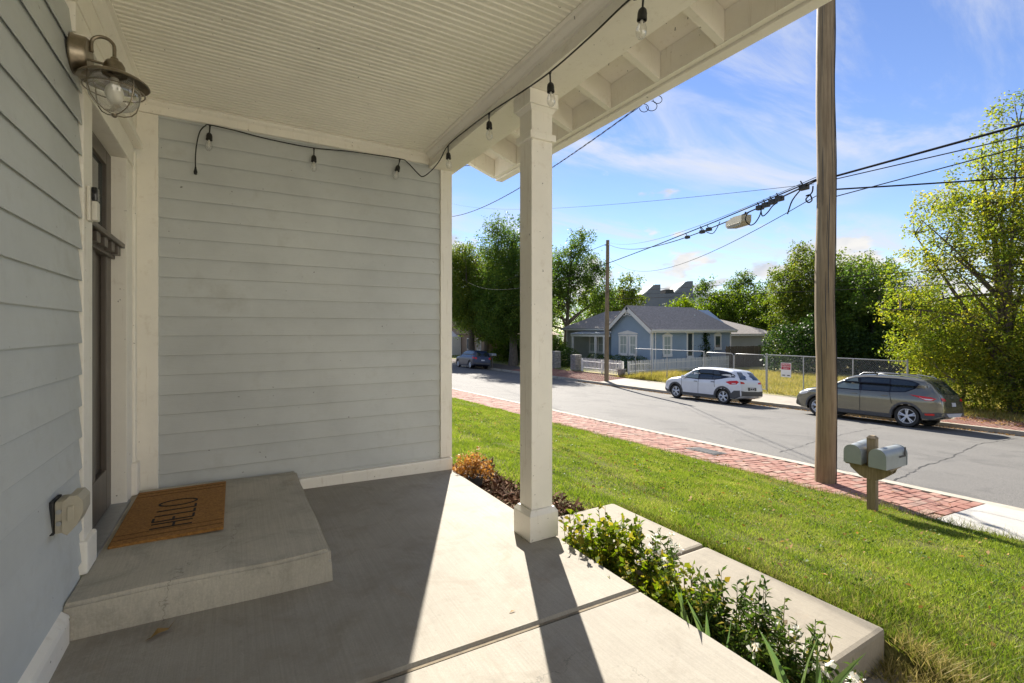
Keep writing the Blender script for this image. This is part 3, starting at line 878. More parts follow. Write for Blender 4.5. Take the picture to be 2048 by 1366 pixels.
# covered outlet
ob = empty('outlet_cover', (SW, 2.24, -.65), 'tan weatherproof outlet cover low on the door wall siding', 'outlet cover')
MB().cbox((SW + .008, 2.185, -.70), (SW + .020, 2.28, -.585), .003).build('gasket', MAT['black'], ob)
MB().cbox((SW + .0205, 2.188, -.698), (SW + .050, 2.277, -.587), .008).build('box', MAT['tan'], ob, True)
MB().prism([(SW + .042, -.592), (SW + .060, -.572), (SW + .082, -.572), (SW + .096, -.592), (SW + .096, -.635), (SW + .080, -.675), (SW + .055, -.705), (SW + .042, -.695)], 'y', 2.182, 2.282).build('lid', MAT['tan'], ob)
MB().tube([(SW + .033, 2.190, -.622), (SW + .033, 2.184, -.622)], .008, 12).tube([(SW + .033, 2.190, -.662), (SW + .033, 2.184, -.662)], .008, 12).build('screw', MAT['galv'], ob)
MB().cbox((SW + .056, 2.174, -.655), (SW + .074, 2.1815, -.605), .003).build('hasp', MAT['tan'], ob)
# door mat
mat_ = empty('doormat', (-.28, 3.2, -1.0), 'brown coir doormat printed HELLO on the doorstep', 'doormat')
mx0, mx1, my0, my1, mz = -.497, -.045, 2.795, 3.63, -.985
rm = np.random.default_rng(8)
MB().cbox((mx0, my0, -1.002), (mx1, my1, mz), .005).build('coir_pile', MAT['coir'], mat_)
for y in (my0 + .045, my0 + .085, my1 - .085, my1 - .045): pass
groove = simple("pressed_coir", (.17, .08, .02), .95, .3, 90)
for x in (): pass
for y in (my0 + .055, my0 + .115, my1 - .115, my1 - .055):
    MB().box((mx0 + .006, y - .004, mz - .001), (mx1 - .006, y + .004, mz + .0012)).build('pressed_line', groove, mat_)
def stroke(a, b, w=.0112):
    ax, ay = a; bx, by = b
    dx, dy = bx - ax, by - ay; l = math.hypot(dx, dy); nx, ny = -dy / l * w / 2, dx / l * w / 2
    return [(ax + nx, ay + ny), (bx + nx, by + ny), (bx - nx, by - ny), (ax - nx, ay - ny)]
let = MB()
LH = .175
xb = -.186                          # foot line of the letters; tops toward the door
def lp(t, h): return (xb - h * LH, t)   # t along Y
def seg(t0, h0, t1, h1): let.prism(stroke(lp(t0, h0), lp(t1, h1)), 'z', mz - .002, mz + .0022)
t = 3.045 - .02
# in the photograph the word climbs away from the viewer: H nearest, O farthest
t = 2.93
seg(t, 0, t, 1); seg(t + .062, 0, t + .062, 1); seg(t, .45, t + .062, .45)
t += .098
seg(t, 0, t, 1); seg(t, .004, t + .055, .004); seg(t, .5, t + .045, .5); seg(t, .996, t + .055, .996)
t += .085
seg(t, 0, t, 1); seg(t, .004, t + .05, .004)
t += .080
seg(t, 0, t, 1); seg(t, .004, t + .05, .004)
t += .122
pts = [(t + .052 * math.cos(2 * math.pi * i / 28), .5 + .5 * math.sin(2 * math.pi * i / 28)) for i in range(29)]
for p, q in zip(pts[:-1], pts[1:]): seg(p[0], p[1], q[0], q[1])
let.build('lettering', MAT['ink'], mat_)
# dry leaf on the porch floor
lf = MB().add([(0, 0, 0), (.03, .014, .018), (.062, .002, .006), (.095, .014, .022), (.05, -.02, .012), (.02, -.016, .014), (-.025, -.008, .004)],
              [(0, 1, 5), (1, 4, 5), (1, 2, 4), (2, 3, 4), (0, 5, 6)])
o = lf.build('dry_leaf', MAT['dry']); p = at_z(300, 1277, -1.136); o.location = (p.x, p.y, zfl(p.x) + .002); o.rotation_euler = (0, 0, .5)
tag(o, 'curled brown dry leaf on the floor below the doorstep', 'leaf')
lf2 = lf.build('dry_leaf', MAT['dry']); p = at_z(1020, 1227, -1.17); lf2.location = (p.x, p.y, zfl(p.x) + .001); lf2.scale = (.3, .25, .25)
tag(lf2, 'tiny dry leaf on the sunlit porch floor near the post', 'leaf')

# string lights
sl_ = empty('string_lights', (.4, 3.7, 1.3), 'black string of clear bulbs hung along the end wall and porch beam', 'string lights')
WY, BX = SY - .055, 1.386
pth = []
def wpt(u, v): return at_y(u, v, WY)
def bpt(u, v): return at_x(u, v, BX)
ctrl = [wpt(391, 340), wpt(391, 312), wpt(394, 285), wpt(400, 263), wpt(410, 252), wpt(420, 250), wpt(470, 261), wpt(540, 279), wpt(628, 296), wpt(700, 303), wpt(797, 317), wpt(815, 325), wpt(835, 346), wpt(846, 353)]
a, b = wpt(846, 353), bpt(896, 291)
ctrl += [a.lerp(b, .35) + Vector((0, 0, -.035)), a.lerp(b, .7) + Vector((0, 0, -.035)), b, bpt(935, 258), bpt(978, 226), bpt(1040, 186), bpt(1100, 144), bpt(1180, 74), bpt(1258, 0), bpt(1287, -12), Vector((BX, .9, 1.335)), Vector((BX, .2, 1.33)), Vector((BX, -.7, 1.33))]
def smooth_path(c, n=5):
    out = []
    for i in range(len(c) - 1):
        p0, p1, p2, p3 = c[max(i - 1, 0)], c[i], c[i + 1], c[min(i + 2, len(c) - 1)]
        for k in range(n):
            t = k / n
            out.append(.5 * ((2 * p1) + (p2 - p0) * t + (2 * p0 - 5 * p1 + 4 * p2 - p3) * t * t + (3 * p1 - p0 - 3 * p2 + p3) * t ** 3))
    out.append(c[-1]); return out
MB().tube(smooth_path(ctrl), .0042, 6).build('cable', MAT['black'], sl_, True)
MB().lathe([(0, -.03), (.009, -.028), (.011, -.012), (.008, .0), (.0055, .012), (.005, .02)], tuple(ctrl[0]), 12).build('end_plug', MAT['black'], sl_, True)
tops = [wpt(420, 250), wpt(628, 296), wpt(800, 318), bpt(896, 291), bpt(978, 226), bpt(1100, 144), bpt(1287, -12), Vector((BX, .55, 1.33)), Vector((BX, -.1, 1.33))]
so = bu = None
for i, tp in enumerate(tops):
    tp = Vector(tp)
    if so is None:
        so = MB().lathe([(.004, 0), (.0085, -.004), (.0045, -.012), (.004, -.05), (.009, -.054), (.016, -.062), (.0185, -.075), (.0185, -.092), (.0195, -.094), (.0195, -.101), (.017, -.103)], n=18).build('socket', MAT['black'], sl_, True, True); s = so
        bu = MB().lathe([(.0125, -.100), (.0145, -.112), (.0205, -.130), (.0220, -.143), (.0190, -.158), (.0110, -.170), (0, -.174)], n=20).build('bulb', MAT['glass'], so, True, True)
        fi = MB().tube([(.003, 0, -.104), (.004, 0, -.140), (0, 0, -.150), (-.004, 0, -.140), (-.003, 0, -.104)], .0016, 6).tube([(0, 0, -.10), (0, 0, -.118)], .005, 8).build('filament', MAT['fog'], so, True, True)
        s.location = tp - origin(sl_)
    else:
        s = dup(so, sl_, tp - origin(sl_))
        for ch in (bu, fi): dup(ch, s)
    s.rotation_euler = (rs.uniform(-.08, .08), rs.uniform(-.08, .08) if i != 2 else .22, 0)

# ------------------------------------------------------------------ poles, wires
def ground_hit(u, v, fn):
    d = ray(u, v); k = 5.0
    for _ in range(40):
        p = d * k; k += (float(fn(p.x, p.y)) - p.z) / d.z * .7
    return d * k
bp = ground_hit(1651, 964, zwalk)
pole = empty('utility_pole', (bp.x, bp.y, bp.z), 'thick weathered wooden utility pole standing in the near brick pavement', 'utility pole')
rp = .123
pts, rads = [], []
for i in range(40):
    h = -.1 + i * .3
    pts.append((bp.x + .010 * math.sin(i * .5), bp.y + .008 * math.cos(i * .7), bp.z + h)); rads.append(rp * (1 - .021 * h) * (1 + .012 * math.sin(i * 1.9)))
MB().tube(pts, rads, 26).build('shaft', MAT['pole'], pole, True)
# checks (drying cracks) and the ground wire stapled to the side
cr = Vector((math.cos(R(-YAW)), math.sin(R(-YAW)), 0))         # image-right in plan
fw = Vector((-math.sin(R(YAW)), -math.cos(R(YAW)), 0))
gd = (cr * .75 + fw * .66).normalized()
rg = random.Random(5)
MB().tube([(Vector(p) + gd * (r + .004) + cr * .004 * math.sin(i * 1.3)) for i, (p, r) in enumerate(zip(pts, rads))], .006, 5).build('ground_wire', MAT['cablegrey'], pole, True)
for k in range(16):
    a = rg.uniform(-1.3, 1.0); dv = (cr * math.sin(a) + fw * math.cos(a)); i0 = rg.randint(2, 24); n = rg.randint(3, 8)
    MB().tube([Vector(pts[i]) + dv * (rads[i] - .001) + cr * rg.uniform(-.004, .004) for i in range(i0, i0 + n)], [.0015] + [rg.uniform(.003, .007)] * (n - 2) + [.0015], 4).build('drying_check', MAT['iron'], pole)
b2 = Vector((21.3, 24.1, float(zfar(21.3, 24.1))))
pole2 = empty('utility_pole', b2, 'slim wooden utility pole across the street before the blue house', 'utility pole')
pt2 = [(b2.x + .012 * h, b2.y, b2.z + h) for h in (-.1, 1.5, 3, 4.5, 6, 7.5, 9.35)]
MB().tube(pt2, [.15, .145, .14, .135, .13, .12, .11], 14).build('shaft', MAT['pole'], pole2, True)
MB().tube([(b2.x - .14, b2.y, b2.z + 9.0), (b2.x + .14, b2.y, b2.z + 9.0)], .02, 6).tube([(b2.x, b2.y - .17, b2.z + 5.9), (b2.x, b2.y + .17, b2.z + 5.9)], .02, 6).build('bolt', MAT['iron'], pole2)
P1 = Vector((bp.x, bp.y, 0)); P2 = Vector((b2.x + .08, b2.y, 0))
def wire(name, a, b, sag, r, label, mat='cable', n=28, parent=None, twist=0.0):
    a, b = Vector(a), Vector(b); pts = []
    for i in range(n + 1):
        t = i / n; p = a.lerp(b, t); p.z -= sag * 4 * t * (1 - t)
        pts.append(p)
    mb = MB()
    if twist:
        tt = n * 6
        for ph in (0, 2.1, 4.2):
            q = []
            for i in range(tt + 1):
                t = i / tt; p = a.lerp(b, t); p.z -= sag * 4 * t * (1 - t)
                L = (a - b).length * t
                q.append(p + Vector((math.cos(L * 5 + ph), -math.sin(L * 5 + ph) * .5, math.sin(L * 5 + ph))) * twist)
            mb.tube(q, r, 4)
    else: mb.tube(pts, r, 5)
    o = mb.build(name, MAT[mat], parent)
    if parent is None: tag(o, label, 'cable', 'overhead cables')
    return o, pts
rimL = -cr * .13
A1 = P1 + rimL + Vector((0, 0, 2.06))
B1 = P2 + Vector((0, 0, 5.72))
_, main = wire('overhead_cable', A1, B1, .62, .013, 'thick black cable from the tall pole to the slim pole carrying the splice case')
wire('overhead_cable', A1 + Vector((0, 0, .05)), B1 + Vector((0, 0, .10)), .45, .005, 'thin strand just above the thick cable between the two poles')
wire('overhead_cable', P1 + rimL + Vector((0, 0, 1.85)), P2 + Vector((0, 0, 4.95)), 1.05, .006, 'lower slack cable between the tall pole and the slim pole')
wire('overhead_cable', A1 + Vector((0, 0, .02)), (26, 62, 9.6), 2.6, .01, 'pale cable from the tall pole toward the far left trees', 'cablegrey')
# right of the tall pole, parallel with the street
A2 = P1 - rimL
N1 = Vector((7.35, -30, 0))
wire('overhead_cable', A2 + Vector((0, 0, 2.12)), N1 + Vector((.3, 0, 3.0)), .0, .015, 'thickest black cable leaving the tall pole toward the upper right')
wire('overhead_cable', A2 + Vector((0, 0, 2.08)), N1 + Vector((.1, 0, 1.4)), .0, .007, 'second cable leaving the tall pole below the thickest one')
wire('overhead_cable', A2 + Vector((0, 0, 1.84)), (9.5, -20, 4.0), .1, .007, 'thin cable rising steeply right of the tall pole')
wire('overhead_cable', A2 + Vector((0, 0, 1.94)), (24, -9, 3.6), .25, .011, 'cable from the tall pole crossing the street into the yellow tree')
# far side of the street
wire('overhead_cable', P2 + Vector((0, 0, 2.55)), (21.4, -26, 2.35), .42, .013, 'upper of two cables along the far side of the street')
wire('overhead_cable', P2 + Vector((0, 0, 2.05)), (21.4, -26, 1.75), .40, .013, 'lower of two cables along the far side of the street')
wire('overhead_cable', P2 + Vector((0, 0, 5.72)), (21.6, 66, 4.6), .9, .016, 'cable from the slim pole leftward into the dark trees', 'cablegrey')
wire('overhead_cable', P2 + Vector((0, 0, 2.5)), (21.6, 66, 2.8), .5, .013, 'low cable from the slim pole past the dark trees', 'cablegrey')
# service drop to the eave
fe = at_d(1318, 190, 2.83)
wire('service_drop', at_d(1390, 130, 6.5), at_d(860, 428, 34), .9, .006, 'twisted service drop hanging from the porch fascia to the far left', twist=.010, n=40)
wire('service_drop', at_d(1330, 150, 6.8), at_d(835, 290, 30), 1.3, .006, 'second twisted service drop passing behind the porch post', twist=.009, n=40)
wire('overhead_cable', at_d(880, 400, 40), at_d(1628, 368, 6.8), .55, .004, 'thin long wire dipping behind the porch post toward the tall pole')
dl = MB()
for cu, cv, rr_ in ((1288, 216, 9), (1303, 212, 11), (1315, 199, 9)):
    q = []
    for i in range(15):
        g_ = math.pi * (1.0 + i / 14 * 1.5)
        q.append(at_d(cu + rr_ * math.cos(g_), cv - rr_ * math.sin(g_) * .9, 2.88))
    dl.tube(q, .0022, 5)
tag(dl.build('drip_loop', MAT['cable']), 'small black wire loops under the porch fascia', 'wire loop')
# splice case, clamps and hanging tails on the main cable
def on_main(u):
    best = min(((1024 + 953 * (p.x * .8637 - p.y * .5039) / (p.x * .5039 + p.y * .8637)), i) for i, p in enumerate(main) if False) if False else None
    pr = [(1024 + 953 * (p.x * .8637 - p.y * .5039) / (p.x * .5039 + p.y * .8637), p) for p in main]
    for (ua, pa), (ub, pb_) in zip(pr[:-1], pr[1:]):
        if min(ua, ub) <= u <= max(ua, ub): return pa.lerp(pb_, (u - ua) / (ub - ua))
    return pr[0][1]
c0, c1 = on_main(1494), on_main(1461)
ax = (c1 - c0).normalized(); upv = Vector((0, 0, 1)); sd = ax.cross(upv).normalized(); dn_ = sd.cross(ax).normalized()
if dn_.z > 0: dn_ = -dn_
case = empty('splice_case', c0, 'beige cable splice case hanging under the overhead cable', 'splice case')
L_ = (c1 - c0).length
sh = MB()
for s_ in (-1, 1):
    for t_, drop in ((.02, .20), (.02, .03), (.98, .03), (.98, .17), (.86, .24), (.14, .27)):
        pass
prof = [(0, .03), (L_ * .0, .15), (L_ * .08, .21), (L_ * .88, .19), (L_, .13), (L_ * 1.0, .05), (L_ * .5, .0)]
vs = []
for s_ in (-.09, .09):
    for t_, drop in prof: vs.append(c0 + ax * t_ + dn_ * drop + sd * s_)
m = len(prof)
sh.add(vs, [tuple(range(m))[::-1], tuple(range(m, 2 * m))] + [(i, (i + 1) % m, m + (i + 1) % m, m + i) for i in range(m)])
sh.build('shell', simple("beige_case", (.33, .30, .21), .5, .12, 9), case)
MB().tube([c0 + ax * L_ * .1 + dn_ * .16 + sd * .092, c0 + ax * L_ * .9 + dn_ * .14 + sd * .092], .012, 5).tube([c0 + ax * L_ * .1 + dn_ * .16 - sd * .092, c0 + ax * L_ * .9 + dn_ * .14 - sd * .092], .012, 5).build('seam', MAT['tan'], case)
for t_ in (.06, .94): MB().tube([c0 + ax * L_ * t_ - dn_ * .03, c0 + ax * L_ * t_ + dn_ * .06], .016, 6).build('hanger', MAT['iron'], case)
cl = None
for i, u in enumerate((1610, 1560, 1547, 1533, 1520, 1418, 1405, 1375)):
    p = on_main(u)
    o = MB().cbox(p + Vector((-.04, -.06, -.05)), p + Vector((.04, .06, .03)), .01).tube([p, p + Vector((0, .05, .09))], .01, 5).build('cable_clamp', MAT['iron'])
    tag(o, ('first', 'second', 'third', 'fourth', 'fifth', 'sixth', 'seventh', 'eighth')[i] + ' small dark cable clamp counting leftward from the tall pole', 'clamp', 'cable clamps')
tails = [([(1605, 375), (1585, 400), (1575, 428)], 'straight cut cable tail hanging left of the tall pole'),
         ([(1626, 372), (1624, 385), (1612, 398), (1617, 405), (1624, 400), (1620, 390), (1612, 392)], 'small coil of cable beside the tall pole'),
         ([(1555, 405), (1545, 412), (1535, 425), (1525, 432), (1522, 420), (1524, 412)], 'looped tail under the cable clamps'),
         ([(1523, 415), (1520, 430), (1510, 446), (1500, 450), (1491, 440), (1494, 428), (1502, 422)], 'large looped tail beside the splice case'),
         ([(1400, 452), (1410, 462), (1425, 467), (1434, 456), (1440, 443)], 'thin slack tail left of the splice case')]
for pts_, lab in tails:
    d0 = on_main(min(1620, pts_[0][0])); dd = d0.x * .5039 + d0.y * .8637
    tag(MB().tube(smooth_path([at_d(u, v, dd) for u, v in pts_], 4), .010, 5).build('cable_tail', MAT['cable']), lab, 'cable', 'overhead cables')

# ------------------------------------------------------------------ twin mailboxes at the pavement edge
mp = ground_hit(1745, 1024, lambda x, y: zlawn(x, y))
mbx = empty('mailbox_stand', mp, 'wooden post carrying two grey mailboxes at the edge of the lawn', 'mailbox stand')
yaw = R(-86)
def mrot(mb): return mb.xf(Matrix.Rotation(yaw, 4, 'Z'))
pw = .041
mrot(MB().cbox((-pw, -pw, -.2), (pw, pw, .80), .004)).build('post', MAT['postwood'], mbx, local=True)
mrot(MB().add([(-pw - .004, -pw - .004, .801), (pw + .004, -pw - .004, .801), (pw + .004, pw + .004, .801), (-pw - .004, pw + .004, .801), (-pw + .02, -pw + .02, .828), (pw - .02, -pw + .02, .828), (pw - .02, pw - .02, .828), (-pw + .02, pw - .02, .828)],
             [(0, 3, 2, 1), (4, 5, 6, 7), (0, 1, 5, 4), (1, 2, 6, 5), (2, 3, 7, 6), (3, 0, 4, 7)])).build('post_cap', MAT['postwood'], mbx, local=True)
# bracket boards along the local x, either side of the post
for y_ in (-pw - .021, pw + .0015):
    mrot(MB().prism([(-.20, .505), (.20, .505), (.185, .46), (.10, .385), (.05, .365), (-.05, .365), (-.10, .385), (-.185, .46)], 'y', y_, y_ + .02)).build('bracket', MAT['postwood'], mbx, local=True)
mrot(MB().cbox((-.205, -.14, .506), (-.0485, .17, .522), .003)).build('shelf', MAT['postwood'], mbx, local=True)
mrot(MB().cbox((.0485, -.14, .506), (.205, .17, .522), .003)).build('shelf', MAT['postwood'], mbx, local=True)
def mailbox(xc, y0, y1, tilt):
    w, h = .077, .125
    sec = [(-w, 0), (-w, h)] + [(-w * math.cos(a), h + w * math.sin(a)) for a in [math.pi * i / 14 for i in range(1, 14)]] + [(w, h), (w, 0)]
    body = MB().prism(sec, 'y', y0 + .012, y1)
    M_ = Matrix.Rotation(yaw, 4, 'Z') @ Matrix.Translation((xc, 0, .524)) @ Matrix.Rotation(tilt, 4, 'Z')
    b = body.xf(M_).build('mailbox', MAT['mailbox'], mbx, True, True)
    w2 = w + .004
    sec2 = [(-w2, .004), (-w2, h)] + [(-w2 * math.cos(a), h + w2 * math.sin(a)) for a in [math.pi * i / 14 for i in range(1, 14)]] + [(w2, h), (w2, .004)]
    MB().prism(sec2, 'y', y0 - .002, y0 + .0115).xf(M_).build('back_plate', MAT['mailbox'], b, True, True)
    MB().prism(sec2, 'y', y1 + .001, y1 + .016).xf(M_).build('door', MAT['mailbox'], b, True, True)
    MB().cbox((w + .0045, y1 - .16, .10), (w + .0085, y1 - .03, .118), .001).cbox((w + .0045, y1 - .06, .118), (w + .009, y1 - .03, .20), .001).xf(M_).build('flag', MAT['iron'], b, False, True)
    return b
mailbox(-.130, -.18, .25, R(2))
mailbox(.130, -.20, .23, R(-6))

# utility lid in the pavement
lid = ground_hit(1412, 902, zwalk)
lo_ = empty('meter_lid', lid, 'black rectangular meter lid set in the brick pavement', 'meter lid')
MB().cbox((-.19, -.30, -.03), (.19, .30, .006), .004).build('frame', MAT['iron'], lo_, local=True)
MB().cbox((-.155, -.265, .0065), (.155, .265, .012), .003).build('cover', MAT['iron'], lo_, local=True)
for k_ in range(6): MB().box((-.14, -.22 + k_ * .085, .0122), (.14, -.20 + k_ * .085, .016)).build('rib', MAT['iron'], lo_, local=True)
for kk_ in lo_.children: kk_.rotation_euler = (-.022, .075, 0)

# ------------------------------------------------------------------ blue house across the street
GX, WYh = 29.2, 27.6           # street gable plane, side wall plane
zg = -3.25
bh = empty('blue_house', (33, 31, zg), 'one storey blue clapboard house with white gable and grey shingle roof', 'house')
YG0, YG1 = WYh, 32.4
ze, za = .18, 2.02
yg = (YG0 + YG1) / 2
XE = 39.3
# body of the gabled wing
MB().prism([(YG0, zg - .3), (YG1, zg - .3), (YG1, ze), (yg, za - .12), (YG0, ze)], 'x', GX, XE).build('wall', MAT['bluelap'], bh)
MB().box((GX + 1.9, YG1 + .01, zg - .3), (XE, 41.6, ze)).build('wall', MAT['greylap'], bh)
# roofs
oh, th = .38, .10
def roof_plane(pts, name='roof', mat='roofgrey', th_=.09):
    p = [Vector(q) for q in pts]; n = (p[1] - p[0]).cross(p[2] - p[0]).normalized()
    if n.z < 0: n = -n
    q = [a + n * th_ for a in p]; k = len(p)
    return MB().add(p + q, [tuple(range(k))[::-1], tuple(range(k, 2 * k))] + [(i, (i + 1) % k, k + (i + 1) % k, k + i) for i in range(k)]).build(name, MAT[mat], bh)
ez = ze - .05
xr = XE - 2.2
roof_plane([(GX - .45, YG0 - oh, ez - .18), (XE + oh, YG0 - oh, ez - .18), (xr, yg, za), (GX - .45, yg, za)])
roof_plane([(GX - .45, yg, za), (xr, yg, za), (XE + oh, YG1 + oh, ez - .18), (GX - .45, YG1 + oh, ez - .18)])
roof_plane([(XE + oh, YG0 - oh, ez - .18), (XE + oh, YG1 + oh, ez - .18), (xr, yg, za)])
# left wing: ridge along Y, hipped far end
xw0, xw1 = GX + 1.9, GX + 8
xm = (xw0 + xw1) / 2; zw = 1.86
roof_plane([(xw0 - .45, YG1 - .3, ez - .05), (xw0 - .45, 42.1, ez - .05), (xm, 38.8, zw), (xm, yg, zw)])
roof_plane([(xw0 - .45, 42.1, ez - .05), (xw1 + .4, 42.1, ez - .05), (xm, 38.8, zw)])
roof_plane([(xw1 + .4, YG1 - .3, ez - .05), (xm, yg, zw), (xm, 38.8, zw), (xw1 + .4, 42.1, ez - .05)])
def wbox(a, b, name, mat='farwhite', parent=None): return MB().box(a, b).build(name, MAT[mat], parent or bh)
# gable rake boards, eave boards, corner boards
for s_, y_e in ((-1, YG0 - oh), (1, YG1 + oh)):
    d = Vector((0, y_e - yg, (ez - .18) - za)); n = Vector((0, -d.z, d.y)).normalized()
    if n.z > 0: n = -n
    p0 = Vector((GX - .47, yg, za)); p1 = p0 + d
    MB().add([p0, p1, p1 + n * .30, p0 + n * .30, p0 + Vector((.05, 0, 0)), p1 + Vector((.05, 0, 0)), p1 + n * .30 + Vector((.05, 0, 0)), p0 + n * .30 + Vector((.05, 0, 0))],
             [(0, 3, 2, 1), (4, 5, 6, 7), (0, 1, 5, 4), (1, 2, 6, 5), (2, 3, 7, 6), (3, 0, 4, 7)]).build('rake_board', MAT['farwhite'], bh)
wbox((GX - .42, YG0 - oh - .03, ez - .34), (XE + oh, YG0 - oh + .02, ez - .15), 'eave_board')
wbox((GX - .40, YG0 - oh + .03, ez - .30), (XE + oh - .02, YG0 - .005, ez - .26), 'soffit')
wbox((xw0 - .47, YG1 + .5, ez - .16), (xw0 - .42, 42.1, ez + .02), 'eave_board')
wbox((GX - .03, YG0 - .03, zg - .3), (GX + .14, YG0 + .0, ez - .31), 'corner_board')
wbox((GX - .031, YG0 + .001, zg - .3), (GX - .001, YG0 + .16, ez - .31), 'corner_board')
wbox((XE - .14, YG0 - .032, zg - .3), (XE + .03, YG0 - .001, ez - .31), 'corner_board')
wbox((xw0 - .03, 41.45, zg - .3), (xw0 - .001, 41.63, ez - .1), 'corner_board')
MB().tube([(GX + .35, YG0 - .06, ez - .30), (GX + .35, YG0 - .06, zg)], .045, 8).build('downspout', MAT['farwhite'], bh)
# gable ornament: scrolls
orn = MB()
ctr = Vector((GX - .40, yg, za - .62))
for s_ in (-1, 1):
    for cy, rr_ in ((.34, .19), (.10, .11)):
        orn.tube([ctr + Vector((0, s_ * (cy + rr_ * math.cos(a)), rr_ * math.sin(a))) for a in [2 * math.pi * i / 14 * .85 for i in range(15)]], .028, 5)
orn.tube([ctr + Vector((0, -.62, .14)), ctr + Vector((0, .62, .14))], .03, 5).tube([ctr + Vector((0, 0, -.12)), ctr + Vector((0, 0, .5))], .03, 5)
orn.build('gable_ornament', MAT['farwhite'], bh)
def house_window(parent, face, plane, a0, a1, z0, z1, peak=.0, muntin=True, panemat='pane', fw_=.14, bars=1):
    """face 'x': plane faces -X, a is Y; face 'y': plane faces -Y, a is X"""
    def bx(p0, p1, q0, q1, d0, d1):
        if face == 'x': return (plane - d1, p0, q0), (plane - d0, p1, q1)
        return (p0, plane - d1, q0), (p1, plane - d0, q1)
    w = MB()
    for c in ((a0 - fw_, a0, z0 - fw_, z1), (a1, a1 + fw_, z0 - fw_, z1), (a0 - fw_, a1 + fw_, z0 - fw_ - .08, z0)):
        w.box(*bx(c[0], c[1], c[2], c[3], .0, .06 if c[3] != z0 else .09))
    am = (a0 + a1) / 2
    poly = [(a0 - fw_ - .03, z1 + .001), (a1 + fw_ + .03, z1 + .001), (a1 + fw_ + .03, z1 + fw_), (am, z1 + fw_ + peak), (a0 - fw_ - .03, z1 + fw_)]
    w.prism(poly, 'x' if face == 'x' else 'y', plane - .07, plane - .0)
    fr = w.build('window', MAT['farwhite'], parent)
    MB().box(*bx(a0 + .001, a1 - .001, z0, z1, .012, .022)).build('pane', MAT[panemat], fr)
    s = MB()
    if muntin:
        zm = (z0 + z1) / 2
        s.box(*bx(a0 + .002, a1 - .002, zm - .03, zm + .03, .0235, .05))
        for k_ in range(bars):
            aa = a0 + (a1 - a0) * (k_ + 1) / (bars + 1)
            s.box(*bx(aa - .015, aa + .015, z0 + .002, z1 - .002, .0235, .04))
        s.box(*bx(a0 + .002, a0 + .05, z0 + .002, z1 - .002, .0235, .045)).box(*bx(a1 - .05, a1 - .002, z0 + .002, z1 - .002, .0235, .045))
        s.build('sash', MAT['farwhite'], fr)
    return fr
def uy(u, v=660): return at_y(u, v, WYh).x
def ux(u, X): return at_x(u, 660, X).y
zq = lambda v, d: (660 - v) / 953 * d
MAT['blind'] = simple("window_blind", (.36, .41, .38), .3, .1, 3)
house_window(bh, 'y', WYh, uy(1327.5), uy(1341), -2.0, -.55, .22, panemat='blind')
house_window(bh, 'y', WYh, uy(1375), uy(1384), -2.2, -.30, .0, False)
house_window(bh, 'y', WYh, uy(1430), uy(1440), -1.55, -.55, .3, False)
ya, yb, yc_, yd = ux(1272, GX), ux(1260.5, GX), ux(1254, GX), ux(1240.5, GX)
house_window(bh, 'x', GX, ya, yb, -2.0, -.55, .02, panemat='blind')
house_window(bh, 'x', GX, yc_, yd, -2.0, -.55, .02, panemat='blind')
MB().prism([(ya - .2, -.36), (yd + .2, -.36), (yd + .2, -.26), ((ya + yd) / 2, -.03), (ya - .2, -.26)], 'x', GX - .08, GX - .001).build('window_head', MAT['farwhite'], bh)
house_window(bh, 'x', xw0, 36.9, 37.6, -2.1, -.7, .12, panemat='blind')
house_window(bh, 'x', xw0, 35.6, 36.3, -2.1, -.7, .12, panemat='blind')
# front porch of the blue house with tin roof
MB().add([(xw0 - .0, YG1 + .05, -.12), (xw0 - 2.1, YG1 + .05, -.42), (xw0 - 2.1, 38.2, -.42), (xw0 - .0, 38.2, -.12), (xw0, YG1 + .05, -.07), (xw0 - 2.1, YG1 + .05, -.37), (xw0 - 2.1, 38.2, -.37), (xw0, 38.2, -.07)],
         [(0, 1, 2, 3), (7, 6, 5, 4), (0, 4, 5, 1), (1, 5, 6, 2), (2, 6, 7, 3), (3, 7, 4, 0)]).build('porch_roof', MAT['tin'], bh)
for k_ in range(11):
    y_ = YG1 + .2 + k_ * .55
    MB().add([(xw0, y_, -.068), (xw0 - 2.1, y_, -.368), (xw0 - 2.1, y_ + .05, -.368), (xw0, y_ + .05, -.068), (xw0, y_, -.03), (xw0 - 2.1, y_, -.33), (xw0 - 2.1, y_ + .05, -.33), (xw0, y_ + .05, -.03)],
             [(0, 1, 2, 3), (7, 6, 5, 4), (0, 4, 5, 1), (1, 5, 6, 2), (2, 6, 7, 3), (3, 7, 4, 0)]).build('standing_seam', MAT['tin'], bh)
wbox((xw0 - 2.08, YG1 + .06, -.62), (xw0 - 1.96, 38.15, -.43), 'porch_beam')
for y_ in (37.9, 34.4, 33.2): wbox((xw0 - 2.1, y_ - .09, zg - .2), (xw0 - 1.94, y_ + .09, -.621), 'porch_post')
wbox((xw0 - .05, 34.0, zg), (xw0 - .01, 35.0, -.9), 'door', 'bluelap')
